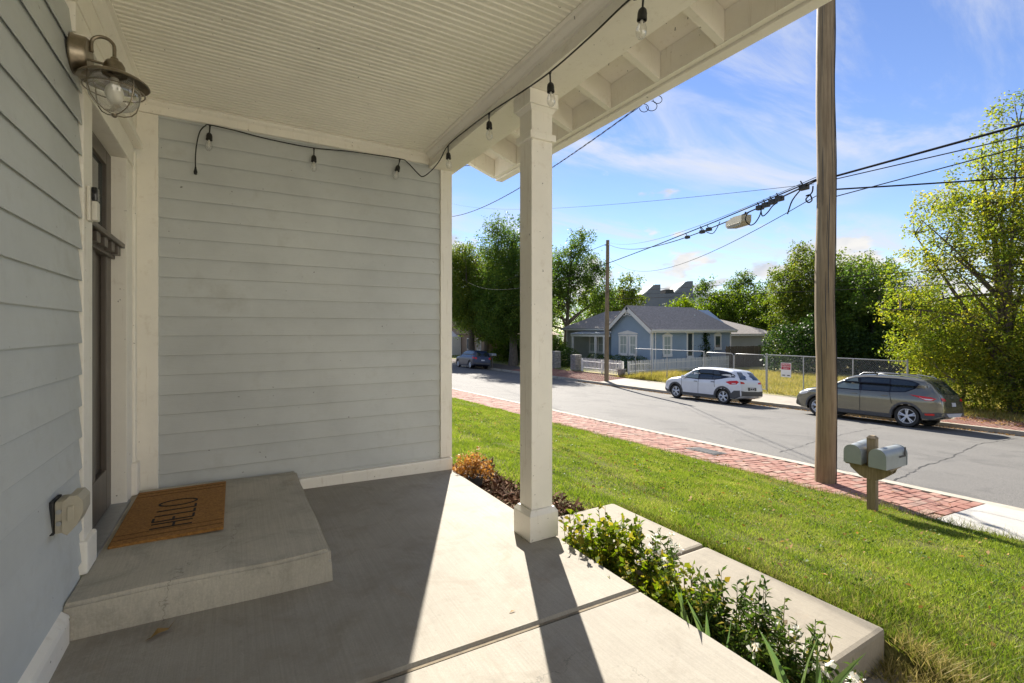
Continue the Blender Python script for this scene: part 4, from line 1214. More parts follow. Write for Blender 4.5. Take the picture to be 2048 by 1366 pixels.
# rear addition with hipped roof
RX0, RX1, RY0, RY1 = XE + .01, 48.6, 29.2, 35.5
MB().box((RX0, RY0, zg - .3), (RX1, RY1, -.42)).build('wall', MAT['greylap'], bh)
ap = [((RX0 + RX1) / 2 - .6, (RY0 + RY1) / 2, 1.05), ((RX0 + RX1) / 2 + .2, (RY0 + RY1) / 2, 1.05)]
roof_plane([(RX0 - .1, RY0 - .4, -.45), (RX1 + .4, RY0 - .4, -.45), ap[1], ap[0]])
roof_plane([(RX1 + .4, RY0 - .4, -.45), (RX1 + .4, RY1 + .4, -.45), ap[1]])
roof_plane([(RX1 + .4, RY1 + .4, -.45), (RX0 - .1, RY1 + .4, -.45), ap[0], ap[1]])
roof_plane([(RX0 - .1, RY1 + .4, -.45), (RX0 - .1, RY0 - .4, -.45), ap[0]])
wbox((RX0 + .3, RY0 - .43, -.57), (RX1 + .42, RY0 - .38, -.43), 'eave_board')
wbox((RX1 - .14, RY0 - .03, zg), (RX1 + .02, RY0 - .001, -.58), 'corner_board')

for vx, vy, vz in ((33.5, 31.2, 1.35), (36.0, 28.9, 1.0), (34.6, 36.0, 1.2)):
    MB().lathe([(.07, -.3), (.07, .35), (.05, .36), (0, .36)], (vx, vy, vz), 10).build('vent_pipe', MAT['tin'], bh, True)
MB().box((GX - .44, YG0 - oh - .13, ez - .20), (XE + oh, YG0 - oh - .032, ez - .10)).build('gutter', MAT['farwhite'], bh)
# white picket fence
pk = empty('picket_fence', (24, 27, float(zlot(27))), 'white picket fence around the front yard of the blue house', 'picket fence')
pm = MB().prism([(-.038, .06), (.038, .06), (.038, 1.02), (0, 1.10), (-.038, 1.02)], 'x', -.009, .009)
pick = None
def pickets(p0, p1, flip):
    global pick
    p0, p1 = Vector(p0), Vector(p1); L = (p1 - p0).length; n = int(L / .155)
    for i in range(n + 1):
        p = p0.lerp(p1, i / n)
        if pick is None: pick = pm.build('picket', MAT['farwhite'], pk, local=True); o = pick
        else: o = dup(pick, pk)
        p.z = float(zlot(p.y)) + rs.uniform(-.015, .015)
        o.location = p - origin(pk); o.rotation_euler = (rs.uniform(-.02, .02), 0, R(90) if flip else rs.uniform(-.02, .02))
    for h in (.32, .82):
        d = (p1 - p0).normalized(); nrm = Vector((-d.y, d.x, 0)) * .03
        if flip: nrm = Vector((0, .03, 0))
        else: nrm = Vector((.03, 0, 0))
        a = Vector((p0.x, p0.y, float(zlot(p0.y)) + h)) + nrm; b = Vector((p1.x, p1.y, float(zlot(p1.y)) + h)) + nrm
        MB().tube([a, b], .03, 4).build('rail', MAT['farwhite'], pk)
pickets((24, 30.1, 0), (24, 25.6, 0), False)
pickets((24, 24.9, 0), (36.3, 25.7, 0), True)
for p in ((24.05, 30.15), (24.05, 27.8), (24.05, 25.55), (24.05, 24.95)): wbox((p[0] + .012, p[1] - .055, float(zlot(p[1])) - .1), (p[0] + .12, p[1] + .055, float(zlot(p[1])) + 1.0), 'post', parent=pk)
# stone gate pillars
def pillar(x, y, h, lab):
    r_ = random.Random(int(y * 10)); z0 = float(zlot(y)) - .15
    e = empty('stone_pillar', (x, y, z0), lab, 'pillar', 'stone gate pillars')
    zz = z0; k_ = 0
    while zz < z0 + h:
        hh = r_.uniform(.17, .25); sp = r_.uniform(-.12, .12)
        a = .33
        for lo, hi in ((-a, sp - .008), (sp + .008, a)):
            j = [r_.uniform(-.02, .02) for _ in range(4)]
            if k_ % 2: MB().cbox((x - a + j[0], y + lo, zz), (x + a + j[1], y + hi, zz + hh - .012), .03).build('stone', MAT['stone'], e)
            else: MB().cbox((x + lo, y - a + j[2], zz), (x + hi, y + a + j[3], zz + hh - .012), .03).build('stone', MAT['stone'], e)
        zz += hh; k_ += 1
pillar(24.1, ux(1152, 24.1), 1.4, 'rough stone gate pillar at the end of the picket fence')
pillar(24.1, ux(1111, 24.1), 1.45, 'rough stone gate pillar beside the porch post and round hedge')
pt = empty('planter', (23.7, 25.25, float(zlot(25.2))), 'pale planter pot in the gap of the picket fence', 'planter')
MB().lathe([(0, -.05), (.22, -.05), (.30, .42), (.34, .44), (.34, .50), (.28, .50), (.27, .44), (0, .43)], n=18).build('pot', MAT['stone'], pt, True, True)

# wooden privacy fence behind the lot
wf = empty('board_fence', (40, 26.2, float(zlot(26))), 'dark weathered board fence behind the grass lot', 'board fence')
fbm = MB().cbox((-.085, -.012, 0), (.085, .012, 1.85), .006)
fo = None
nb = 62
for i in range(nb):
    x = 36.6 + i * .185; y = 26.1 - i * .012
    if fo is None: fo = fbm.build('fence_board', MAT['greywood'], wf, local=True); o = fo
    else: o = dup(fo, wf)
    o.location = Vector((x, y + rs.uniform(-.006, .006), float(zlot(y)) + rs.uniform(-.03, .03))) - origin(wf)
    o.rotation_euler = (0, rs.uniform(-.01, .01), 0)
for h in (.4, 1.5): MB().box((36.5, 26.14 + .0, float(zlot(26)) + h), (48.1, 26.2, float(zlot(26)) + h + .09)).build('rail', MAT['greywood'], wf)

# chain-link fence and gates
FX = 24.0
zt_ = -1.29
ch = empty('chain_link_fence', (FX, 14, float(zlot(14))), 'galvanised chain link fence along the front of the grass lot', 'chain link fence')
def rail(p, q, r, name='top_rail', par=ch): return MB().tube([p, q], r * .82, 8).build(name, MAT['galv'], par, True)
yF = [at_x(1815, 700, FX).y, at_x(1706, 700, FX).y, at_x(1607, 700, FX).y, at_x(1534, 700, FX).y]
rail((FX, yF[0], zt_), (FX, yF[-1], zt_), .027)
rail((FX, at_x(1408, 700, FX).y, zt_ + .02), (FX, at_x(1270, 700, FX).y, zt_ + .0), .027)
for i, y_ in enumerate(yF): rail((FX, y_, float(zlot(y_)) - .1), (FX, y_, zt_ + (.08 if i in (0, 3) else .0)), .042 if i in (0, 3) else .033, 'fence_post')
for u in (1408, 1334, 1303, 1271):
    y_ = at_x(u, 700, FX).y; rail((FX + .001, y_, float(zlot(y_)) - .1), (FX + .001, y_, zt_ + .03), .033 if u < 1408 else .042, 'fence_post')
def chain_mesh(y0, y1, z0, z1, par, dx=0.0):
    c = .075; r_ = .0019; vs, fs = [], []
    H = z1 - z0; W_ = y1 - y0
    def add(ya, za_, yb, zb_, off):
        b = len(vs); d = Vector((0, yb - ya, zb_ - za_)).normalized(); n_ = Vector((0, -d.z, d.y)) * r_
        x = FX + dx + off
        vs.extend([(x, ya - n_.y, za_ - n_.z), (x, ya + n_.y, za_ + n_.z), (x, yb + n_.y, zb_ + n_.z), (x, yb - n_.y, zb_ - n_.z)]); fs.append((b, b + 1, b + 2, b + 3))
    k_ = -int(H / c) - 1
    while k_ * c < W_:
        # +45 then -45
        ya, za_ = y0 + k_ * c, z0; yb, zb_ = ya + H, z1
        if ya < y0: za_ += y0 - ya; ya = y0
        if yb > y1: zb_ -= yb - y1; yb = y1
        if yb > ya:
            add(ya, za_, yb, zb_, .004)
            add(ya, z0 + z1 - za_, yb, z0 + z1 - zb_, -.004)
        k_ += 1
    return MB().add(vs, fs).build('chain_mesh', MAT['galv'], par)
for a, b in zip(yF[:-1], yF[1:]): chain_mesh(a, b, float(zlot(a)) + .04, zt_ - .02, ch)
yg0, yg1, ygm = yF[-1] + .06, at_x(1410, 700, FX).y - .05, 0
ygm = (yg0 + yg1) / 2
for (a, b, lab) in ((yg0, ygm - .03, 'chain link gate leaf nearest the red and white sign'), (ygm + .03, yg1, 'chain link gate leaf nearest the picket fence')):
    ge = empty('chain_link_gate', (FX, (a + b) / 2, float(zlot(a))), lab, 'gate', 'gate leaves')
    z0, z1, rc = float(zlot(a)) + .08, zt_ - .02, .14
    loop = [(FX, a, z0), (FX, a, z1 - rc), (FX, a + rc * .3, z1 - rc * .3), (FX, a + rc, z1), (FX, b - rc, z1), (FX, b - rc * .3, z1 - rc * .3), (FX, b, z1 - rc), (FX, b, z0), (FX, a, z0)]
    MB().tube(loop, .018, 8).build('gate_frame', MAT['galv'], ge, True)
    chain_mesh(a + .02, b - .02, z0 + .02, z1 - .03, ge)
# sign on the fence
sg = at_x(1572, 740, FX - .05)
sn = empty('fence_sign', (FX - .05, sg.y, sg.z), 'red and white notice sign hung on the chain link fence', 'sign')
sw, shh = .26, .36
MB().cbox((-.006, -sw, -shh), (.0, sw, shh), .002).build('panel', MAT['farwhite'], sn, local=True)
MB().box((-.0085, -sw + .03, .02), (-.0065, sw - .03, shh - .03)).build('red_field', simple("sign_red", (.42, .025, .04), .5, .08, 8), sn, local=True)
def text(body, size, loc, mat, par, name='lettering'):
    c = bpy.data.curves.new(name, 'FONT'); c.body = body; c.size = size; c.align_x = 'CENTER'; c.extrude = .0008
    o = bpy.data.objects.new(name, c); COL.objects.link(o); c.materials.append(mat); o.parent = par
    dg = bpy.context.evaluated_depsgraph_get(); me = bpy.data.meshes.new_from_object(o.evaluated_get(dg)); bpy.data.objects.remove(o)
    o = bpy.data.objects.new(name, me); COL.objects.link(o); o.parent = par
    if not me.materials: me.materials.append(mat)
    o.location = loc; o.rotation_euler = (R(90), 0, R(-90)); return o
text('PRIVATE', .105, (-.0100, 0, .235), MAT['farwhite'], sn)
text('PARKING', .105, (-.0100, 0, .140), MAT['farwhite'], sn)
text('ONLY', .10, (-.0100, 0, .050), MAT['farwhite'], sn)
for (a, b, z_) in ((-.19, -.06, -.27), (.04, .19, -.27)): MB().box((-.0085, a, z_ - .02), (-.0065, b, z_ + .025)).build('print_bar', MAT['ink'], sn, local=True)

# unseen house behind the camera, added to bounce sunlight into the porch
nh = empty('added_neighbour_house', (0, -12, -1.7), 'cream clapboard house out of view, added to bounce sunlight into the porch', 'house')
crm = m_lap("cream_clapboard", (.80, .77, .70)); 
MB().box((-6, -14.5, -2.0), (5.6, -5.8, 2.7)).build('wall', crm, nh)
MB().prism([(-14.9, 2.6), (-5.4, 2.6), (-10.15, 5.0)], 'x', -6.4, 6.0).build('roof', MAT['roofgrey'], nh)
for x_ in (-4.5, -1.0, 2.4):
    w = MB().box((x_ - .1, -5.8, -.9), (x_ + 1.1, -5.72, .9)).build('window', MAT['farwhite'], nh)
    MB().box((x_, -5.719, -.8), (x_ + 1, -5.70, .8)).build('pane', MAT['pane'], w)
# ------------------------------------------------------------------ dark modern building and far house
mbd = empty('modern_building', at_d(1340, 660, 125), 'dark grey modern building with slanted roof monitors behind the blue house', 'building')
DB = 125
mbd.location.z = -6
def bq(pts, depth, name, mat):
    """outline of a facade seen at distance DB, extruded away from the street"""
    f = [at_d(u, v, DB) for u, v in pts]; dv = Vector((.504, .864, 0)) * depth; k_ = len(f)
    return MB().add(f + [p + dv for p in f], [tuple(range(k_)), tuple(range(k_, 2 * k_))[::-1]] + [(i, (i + 1) % k_, k_ + (i + 1) % k_, k_ + i) for i in range(k_)]).build(name, mat, mbd)
dk = simple("dark_cladding", (.15, .16, .19), .5, .1, .3); lt = simple("light_panel", (.62, .64, .66), .5, .06, .4)
bq([(1283, 700), (1390, 700), (1390, 586), (1283, 588)], 18, 'wall', dk)
bq([(1290, 587.5), (1321, 587), (1321, 569), (1310, 569)], 8, 'roof_monitor', dk)
bq([(1350, 586), (1386, 585.5), (1386, 562), (1374, 562.5)], 8, 'roof_monitor', dk)
bq([(1286, 587.8), (1289.5, 587.6), (1309.5, 569), (1306, 570)], 7.9, 'sloped_panel', lt)
bq([(1345, 586.2), (1349.5, 586), (1373.5, 562.5), (1369, 564)], 7.9, 'sloped_panel', lt)
bq([(1331, 586.5), (1348, 586), (1348, 578), (1331, 578.5)], 6, 'roof_unit', MAT['iron'])
bq([(1390.3, 700), (1416, 700), (1416, 588), (1390.3, 588)], 16, 'wall', lt)
for u0, u1, v0, v1 in ((1399, 1408, 596, 610),):
    f = [at_d(u, v, DB - .4) for u, v in ((u0, v1), (u1, v1), (u1, v0), (u0, v0))]; dv = Vector((.504, .864, 0)) * .3
    MB().add(f + [p + dv for p in f], [(0, 1, 2, 3), (7, 6, 5, 4), (0, 1, 5, 4), (1, 2, 6, 5), (2, 3, 7, 6), (3, 0, 4, 7)]).build('window', MAT['pane'], mbd)
fh = empty('brick_house', (30, 62, -3.5), 'brown house with pale gable glimpsed beneath the dark trees', 'house')
tanw = simple("brown_wall", (.26, .19, .14), .8, .2, 2); tanr = simple("tan_roof", (.30, .22, .15), .9, .2, 2)
MB().box((27, 52, -3.7), (37, 70, -.6)).build('wall', tanw, fh)
MB().prism([(51.5, -.6), (61, 1.6), (70.5, -.6)], 'x', 26.5, 37.5).build('roof', tanr, fh)
MB().prism([(60, -3.6), (67, -3.6), (67, -.9), (63.5, .4), (60, -.9)], 'x', 25.6, 26.9).build('gable_wall', MAT['farwhite'], fh)
for y_ in (54, 57, 62, 64.6):
    w = MB().box((26.9 if y_ < 60 else 25.5, y_ - .1, -2.6), (27.0 if y_ < 60 else 25.6, y_ + 1.1, -1.1)).build('window', MAT['farwhite'], fh)
    MB().box((26.88 if y_ < 60 else 25.48, y_, -2.5), (26.899 if y_ < 60 else 25.499, y_ + 1.0, -1.2)).build('pane', MAT['pane'], w)
fm = ground_hit(984, 736, zfar)
fme = empty('far_mailboxes', fm, 'row of pale mailboxes on a dark post under the trees', 'mailbox stand')
MB().box((-.05, -.05, -.1), (.05, .05, 1.15)).build('post', MAT['greywood'], fme, local=True)
for k_ in range(3): MB().prism([(-.09, 0), (.09, 0), (.09, .12), (.05, .2), (-.05, .2), (-.09, .12)], 'x', -.24, .24).xf(Matrix.Translation((0, -.32 + k_ * .24, 1.16))).build('mailbox', MAT['mailbox'], fme, local=True)

# ------------------------------------------------------------------ cars
def lerpf(pts):
    xs = np.array([p[0] for p in pts]); zs = np.array([p[1] for p in pts]); o = np.argsort(xs)
    xs, zs = xs[o], zs[o]
    # monotone cubic keeps the outline smooth without overshoot
    h = np.diff(xs); dl_ = np.diff(zs) / h; m_ = np.zeros(len(xs)); m_[1:-1] = np.where(dl_[:-1] * dl_[1:] > 0, 2 * dl_[:-1] * dl_[1:] / (dl_[:-1] + dl_[1:] + 1e-12), 0); m_[0], m_[-1] = dl_[0], dl_[-1]
    def f(x):
        x = np.clip(x, xs[0], xs[-1]); i = np.clip(np.searchsorted(xs, x) - 1, 0, len(h) - 1)
        t = (x - xs[i]) / h[i]
        return (zs[i] * (1 + 2 * t) * (1 - t) ** 2 + m_[i] * h[i] * t * (1 - t) ** 2 + zs[i + 1] * t * t * (3 - 2 * t) + m_[i + 1] * h[i] * t * t * (t - 1))
    return f
class Car:
    def __init__(s, name, label, cat, top, bot, W, belt, wheels, wr, paint, tumble=.36):
        s.root = empty(name, (0, 0, 0), label, cat, 'cars parked along the far kerb')
        s.top, s.bot, s.W, s.belt, s.wheels, s.wr, s.tum = lerpf(top), lerpf(bot), W / 2, belt, wheels, wr, tumble
        s.x0, s.x1 = min(p[0] for p in top), max(p[0] for p in top); s.paint = paint
    def plan(s, x):
        tf = max(0, (x - (s.x1 - .85)) / .85); tr = max(0, ((s.x0 + .55) - x) / .55)
        return 1 - .25 * tf ** 2.4 - .13 * tr ** 2.6
    def sec(s, x):
        zt, zb = float(s.top(x)), float(s.bot(x)); r = min(.15, .45 * (zt - zb)); ry = min(.30, s.W * .45)
        return zt, zb, r, ry
    def base_y(s, x, z):
        y = s.W * s.plan(x)
        y *= 1 - .035 * max(0, (.62 - z) / .4) ** 1.5 - .02 * max(0, (z - .78) / .25) ** 2 * (z < s.belt + .3)
        # shoulder crease
        y += .010 * math.exp(-((z - .86) / .05) ** 2)
        if z > s.belt: y -= s.tum * (z - s.belt) * s.W
        return y
    def side_y(s, x, z):
        zt, zb, r, ry = s.sec(x); zc_ = zt - r
        if z <= zc_: return s.base_y(x, z)
        Y0 = s.base_y(x, zc_); sn_ = min(1, (z - zc_) / r); return Y0 - ry * (1 - math.sqrt(max(0, 1 - sn_ * sn_)))
    def ring(s, x):
        zt, zb, r, ry = s.sec(x); zc_ = zt - r; pts = [(0, zb), (s.base_y(x, zb) * .5, zb), (s.base_y(x, zb) - .05, zb)]
        for k in range(15):
            z = zb + .03 + (zc_ - zb - .03) * k / 14; pts.append((s.base_y(x, z), z))
        Y0 = s.base_y(x, zc_)
        for k in range(1, 8):
            a = math.pi / 2 * k / 7; pts.append((Y0 - ry * (1 - math.cos(a)), zc_ + r * math.sin(a)))
        Yt = Y0 - ry
        for k in (.66, .33, 0): pts.append((Yt * k, zt + .012 * (1 - k)))
        return pts
    def shell(s):
        n = 110; t = np.linspace(0, 1, n); xs = s.x0 + (s.x1 - s.x0) * (.5 - .5 * np.cos(np.pi * t)) * .45 + (s.x1 - s.x0) * t * .55
        rings = [s.ring(float(x)) for x in xs]; m = len(rings[0]); mb = MB(); vs, fs = [], []
        for sg_ in (1, -1):
            b = len(vs)
            for x, rg_ in zip(xs, rings): vs += [(float(x), sg_ * y, z) for y, z in rg_]
            for i in range(n - 1):
                for j in range(m - 1):
                    q = [b + i * m + j, b + (i + 1) * m + j, b + (i + 1) * m + j + 1, b + i * m + j + 1]
                    cx = sum(vs[k][0] for k in q) / 4; cz = sum(vs[k][2] for k in q) / 4; cy = abs(sum(vs[k][1] for k in q) / 4)
                    if cy > s.W * .55 and any((cx - wx) ** 2 + (cz - s.wr) ** 2 < (s.wr + .045) ** 2 for wx in s.wheels): continue
                    fs.append(tuple(q))
            fs.append(tuple(b + k for k in range(m))); fs.append(tuple(b + (n - 1) * m + k for k in range(m)))
        mb.add(vs, fs); o = mb.build('body', s.paint, s.root, False, True)
        bm = bmesh.new(); bm.from_mesh(o.data); bmesh.ops.remove_doubles(bm, verts=bm.verts, dist=.0008); bmesh.ops.recalc_face_normals(bm, faces=bm.faces); bm.to_mesh(o.data); bm.free()
        o.data.polygons.foreach_set("use_smooth", [True] * len(o.data.polygons)); o.data.set_sharp_from_angle(angle=R(48))
        s.body = o
    def tri(s, poly, step=.05):
        pts = []
        for a, b in zip(poly, poly[1:] + poly[:1]):
            n = max(1, int(math.dist(a, b) / step))
            for k in range(n): pts.append(Vector((a[0] + (b[0] - a[0]) * k / n, a[1] + (b[1] - a[1]) * k / n)))
        ne = len(pts); xs = [p.x for p in pts]; zs = [p.y for p in pts]
        def inside(x, z):
            c = False
            for a, b in zip(pts[:ne], pts[1:ne] + pts[:1]):
                if (a.y > z) != (b.y > z) and x < (b.x - a.x) * (z - a.y) / (b.y - a.y) + a.x: c = not c
            return c
        gx = min(xs) + step / 2
        inner = []
        while gx < max(xs):
            gz = min(zs) + step / 2
            while gz < max(zs):
                if inside(gx, gz) and all((gx - p.x) ** 2 + (gz - p.y) ** 2 > (step * .4) ** 2 for p in pts[:ne]): inner.append(Vector((gx, gz)))
                gz += step
            gx += step
        edges = [(i, (i + 1) % ne) for i in range(ne)]
        r = delaunay_2d_cdt(pts + inner, edges, [], 1, 1e-5)
        return [(v.x, v.y) for v in r[0]], [tuple(f) for f in r[2]]
    def panel(s, poly, off, name, mat, par=None, sides=(1, -1), step=.05):
        v2, f = s.tri(poly, step); out = None
        for sg_ in sides:
            mb = MB().add([(x, sg_ * (s.side_y(x, z) + off), z) for x, z in v2], f)
            o = mb.build(name, mat, par or s.root, True, True); out = out or o
            if sum((p.normal.y * sg_) for p in o.data.polygons) < 0: o.data.flip_normals()
        return out
    def rear_x(s, y, z, front=False):
        xs = np.linspace(s.x0, s.x0 + 1.3, 260) if not front else np.linspace(s.x1, s.x1 - 1.4, 280)
        for x in xs:
            if z <= s.top(x) and z >= s.bot(x) and s.side_y(float(x), z) >= abs(y): return float(x)
        return float(xs[-1])
    def endpanel(s, poly, off, name, mat, par=None, front=False, step=.05):
        v2, f = s.tri(poly, step); sg_ = 1 if front else -1
        o = MB().add([(s.rear_x(y, z, front) + sg_ * off, y, z) for y, z in v2], f).build(name, mat, par or s.root, True, True)
        if sum(p.normal.x * sg_ + p.normal.z * .2 for p in o.data.polygons) < 0: o.data.flip_normals()
        return o
    def arch(s, mat, w=.085, lo=-.05, off=.012):
        for wx in s.wheels:
            r0, r1 = s.wr + .035, s.wr + .035 + w; a0, a1 = math.asin(max(-1, lo)), math.pi - math.asin(max(-1, lo)); n = 26
            for sg_ in (1, -1):
                vs, fs = [], []
                for k in range(n + 1):
                    a = a0 + (a1 - a0) * k / n
                    ins = None
                    for r, o_ in ((r0, -.10), (r0, off), (r0 + w * .5, off + .006), (r1, off), (r1, -.004)):
                        x, z = wx + r * math.cos(a), s.wr + r * math.sin(a); vs.append((x, sg_ * (s.side_y(x, max(z, float(s.bot(x)))) + o_), z))
                for k in range(n):
                    for j in range(4): fs.append((k * 5 + j, k * 5 + j + 1, (k + 1) * 5 + j + 1, (k + 1) * 5 + j))
                MB().add(vs, fs).build('wheel_arch', mat, s.root, True, True)
            # liner
            vs, fs = [], []; n = 20
            for k in range(n + 1):
                a = math.pi * k / n
                for y in (-s.W + .12, s.W - .12): vs.append((wx + (s.wr + .05) * math.cos(a), y, s.wr + (s.wr + .05) * math.sin(a)))
            for k in range(n): fs.append((2 * k, 2 * k + 1, 2 * k + 3, 2 * k + 2))
            MB().add(vs, fs).build('wheel_liner', MAT['black'], s.root, True, True)
    def wheels_(s, spokes, rimr, tw=.205):
        tyre = rim = None
        for wx in s.wheels:
            for sg_ in (1, -1):
                yo = s.W * .985 - .035
                e = MB().lathe([(rimr, -tw / 2), (s.wr - .03, -tw / 2), (s.wr - .006, -tw / 2 + .03), (s.wr, 0), (s.wr - .006, tw / 2 - .03), (s.wr - .03, tw / 2), (rimr + .008, tw / 2 - .004), (rimr, tw / 2 - .02), (rimr, -tw / 2)], n=34, ax='y').build('wheel', MAT['black'], s.root, True, True)
                e.location = (wx, sg_ * (yo - tw / 2), s.wr)
                rm_ = MB().lathe([(rimr, -.06), (rimr, tw / 2 - .012), (rimr - .012, tw / 2 - .012), (rimr - .022, tw / 2 - .045), (rimr - .03, -.02)], n=34, ax='y')
                f = tw / 2 - .025
                for k in range(spokes):
                    for da in (-.15, .15):
                        a = 2 * math.pi * k / spokes + .3; r1 = rimr - .014
                        c0_ = Vector((.05 * math.cos(a + da * .6), f + .004, .05 * math.sin(a + da * .6))); c1_ = Vector((r1 * math.cos(a + da), f - .010, r1 * math.sin(a + da)))
                        rm_.tube([c0_, c1_], [.024, .022], 4)
                rm_.lathe([(0, f + .014), (.05, f + .012), (.062, f), (.062, f - .03)], n=18, ax='y')
                ro = rm_.build('rim', s.rimmat, e, True, True)
                hub = MB().lathe([(0, -.03), (rimr * .55, -.03), (rimr * .95, -.03)], n=20, ax='y').build('brake_disc', MAT['iron'], e, True, True)
                if sg_ < 0: ro.rotation_euler = (0, 0, math.pi); hub.rotation_euler = (0, 0, math.pi)
    def seam(s, pts, w=.009):
        for sg_ in (1,):
            vs, fs = [], []; q = []
            for a, b in zip(pts[:-1], pts[1:]):
                n = max(1, int(math.dist(a, b) / .05))
                q += [(a[0] + (b[0] - a[0]) * k / n, a[1] + (b[1] - a[1]) * k / n) for k in range(n)]
            q.append(pts[-1])
            for i, p in enumerate(q):
                a, b = q[max(0, i - 1)], q[min(len(q) - 1, i + 1)]; d = Vector((b[0] - a[0], b[1] - a[1])).normalized(); n_ = Vector((-d.y, d.x)) * w
                for k in (-1, 1): x, z = p[0] + n_.x * k, p[1] + n_.y * k; vs.append((x, sg_ * (s.side_y(x, z) + .0025), z))
            for i in range(len(q) - 1): fs.append((2 * i, 2 * i + 1, 2 * i + 3, 2 * i + 2))
            MB().add(vs, fs).build('door_seam', MAT['black'], s.root, False, True)
    def handle(s, x, z, mat):
        y = s.side_y(x, z)
        MB().cbox((x - .09, y + .004, z - .016), (x + .09, y + .034, z + .014), .01).build('door_handle', mat, s.root, True, True)
    def mirror(s, x, z, mat):
        for sg_ in (1, -1):
            y = s.side_y(x, z)
            MB().cbox((x - .06, min(sg_ * (y + .03), sg_ * (y + .21)), z - .06), (x + .07, max(sg_ * (y + .03), sg_ * (y + .21)), z + .08), .035).tube([(x, sg_ * (y - .03), z - .04), (x, sg_ * (y + .06), z - .03)], .025, 6).build('mirror', mat, s.root, True, True)
    def place(s, X, Y):
        n = Vector((.075, .018, 1)).normalized(); f = Vector((0, 1, -.018)); f = (f - n * f.dot(n)).normalized(); l = n.cross(f)
        M_ = Matrix(((f.x, l.x, n.x, X), (f.y, l.y, n.y, Y), (f.z, l.z, n.z, float(zst(X, Y)) - .06), (0, 0, 0, 1)))
        s.root.matrix_world = M_
def carpaint(name, c, metal=.0, rough=.3, coat=.8):
    t = NT(name); n = t.noise(3, 3, .5)
    t.col(t.mix(t.rng(n, .3, .7), tint(c, .97), tint(c, 1.03))); t.set(Roughness=rough, Metallic=metal); t.b.inputs["Coat Weight"].default_value = coat; t.b.inputs["Coat Roughness"].default_value = .06
    return t.m
carglass = NT("car_glass")
carglass.col((.02, .028, .028)); carglass.set(Roughness=.03); carglass.b.inputs["Specular IOR Level"].default_value = .9
MAT['carglass'] = carglass.m
t_ = NT("car_glass_painted_clear"); t_.col((.17, .21, .19)); t_.set(Roughness=.04); t_.b.inputs["Specular IOR Level"].default_value = .9; MAT['carglass2'] = t_.m  # opaque pale green stands in for light seen through the front windows
MAT['clad'] = simple("grey_cladding", (.075, .075, .075), .6, .1, 20)
MAT['red'] = simple("tail_red", (.62, .02, .018), .2, .15, 20)
MAT['clearlamp'] = simple("lamp_clear", (.75, .74, .72), .1, .05, 20)
MAT['alloy'] = simple("alloy", (.70, .71, .72), .38, .05, 20, metallic=.35)
MAT['platew'] = simple("licence_plate", (.55, .56, .58), .4, .1, 20)

def details(c, spec):
    for p in spec['glass']: c.panel(p, .006, 'window_glass', spec.get('gmat', MAT['carglass']))
    for p in spec['front_glass']: c.panel(p, .007, 'window_glass', MAT['carglass2'])
# --- white crossover
k = Car('white_crossover', 'white compact crossover with black cladding parked facing away', 'car',
        [(-2.15, .50), (-2.135, .74), (-2.10, .92), (-2.05, 1.06), (-1.98, 1.16), (-1.80, 1.36), (-1.62, 1.51), (-1.45, 1.545), (-1.0, 1.585), (-.4, 1.60), (.05, 1.575), (.35, 1.50), (.75, 1.28), (1.05, 1.10), (1.25, 1.055), (1.7, .985), (1.95, .90), (2.08, .78), (2.145, .55)],
        [(-2.15, .42), (-2.05, .33), (-1.8, .26), (-.5, .21), (1.2, .21), (1.9, .25), (2.145, .34)], 1.77, .98, (1.31, -1.31), .335, carpaint("white_car_paint", (.74, .75, .77), 0, .25))
k.rimmat = MAT['alloy']; k.shell()
k.panel([(.98, 1.03), (.80, 1.06), (.40, 1.34), (.20, 1.455), (-.1, 1.495), (-.95, 1.49), (-1.40, 1.44), (-1.66, 1.38), (-1.84, 1.26), (-1.80, 1.20), (-1.55, 1.19), (-1.18, 1.10), (-.85, 1.035), (0, 1.0)], .004, 'window_surround', MAT['blackgloss'])
k.panel([(.80, 1.055), (.72, 1.10), (.38, 1.335), (.18, 1.44), (.10, 1.45), (.02, 1.04)], .008, 'window_glass', MAT['carglass2'])
k.panel([(-.06, 1.04), (.0, 1.455), (-.70, 1.465), (-.72, 1.05)], .008, 'window_glass', MAT['carglass'])
k.panel([(-.76, 1.06), (-.74, 1.46), (-.98, 1.45), (-1.20, 1.21), (-1.1, 1.12)], .008, 'window_glass', MAT['carglass'])
k.endpanel([(-.66, 1.12), (.66, 1.12), (.64, 1.20), (.52, 1.44), (-.52, 1.44), (-.64, 1.20)], .008, 'rear_window', MAT['carglass'])
k.endpanel([(-.50, 1.12), (.50, 1.12), (.42, 1.42), (-.42, 1.42)][:0] or [(-.30, .80), (.30, .80), (.30, .66), (-.30, .66)], .006, 'plate_recess', MAT['clad'])
k.endpanel([(-.155, .79), (.155, .79), (.155, .67), (-.155, .67)], .012, 'licence_plate', MAT['platew'])
k.endpanel([(-.12, .76), (-.02, .76), (-.02, .70), (-.12, .70)], .015, 'plate_mark', MAT['ink']); k.endpanel([(.02, .76), (.12, .76), (.12, .70), (.02, .70)], .015, 'plate_mark', MAT['ink'])
k.panel([(-1.44, .985), (-1.62, 1.04), (-1.95, 1.075), (-2.04, 1.02), (-1.96, .915), (-1.68, .885)], .008, 'tail_lamp', MAT['red'], step=.03)
k.panel([(-1.74, .955), (-1.93, .965), (-1.93, .94), (-1.76, .93)], .011, 'reversing_lamp', MAT['clearlamp'], step=.03)
for sg_ in (1, -1): k.endpanel([(sg_ * .46, .95), (sg_ * .74, .95), (sg_ * .72, 1.04), (sg_ * .52, 1.02)], .010, 'tail_lamp', MAT['red'], step=.03)
k.panel([(-.93, .24), (.93, .24), (.93, .345), (-.93, .36)], .006, 'sill_cladding', MAT['clad'])
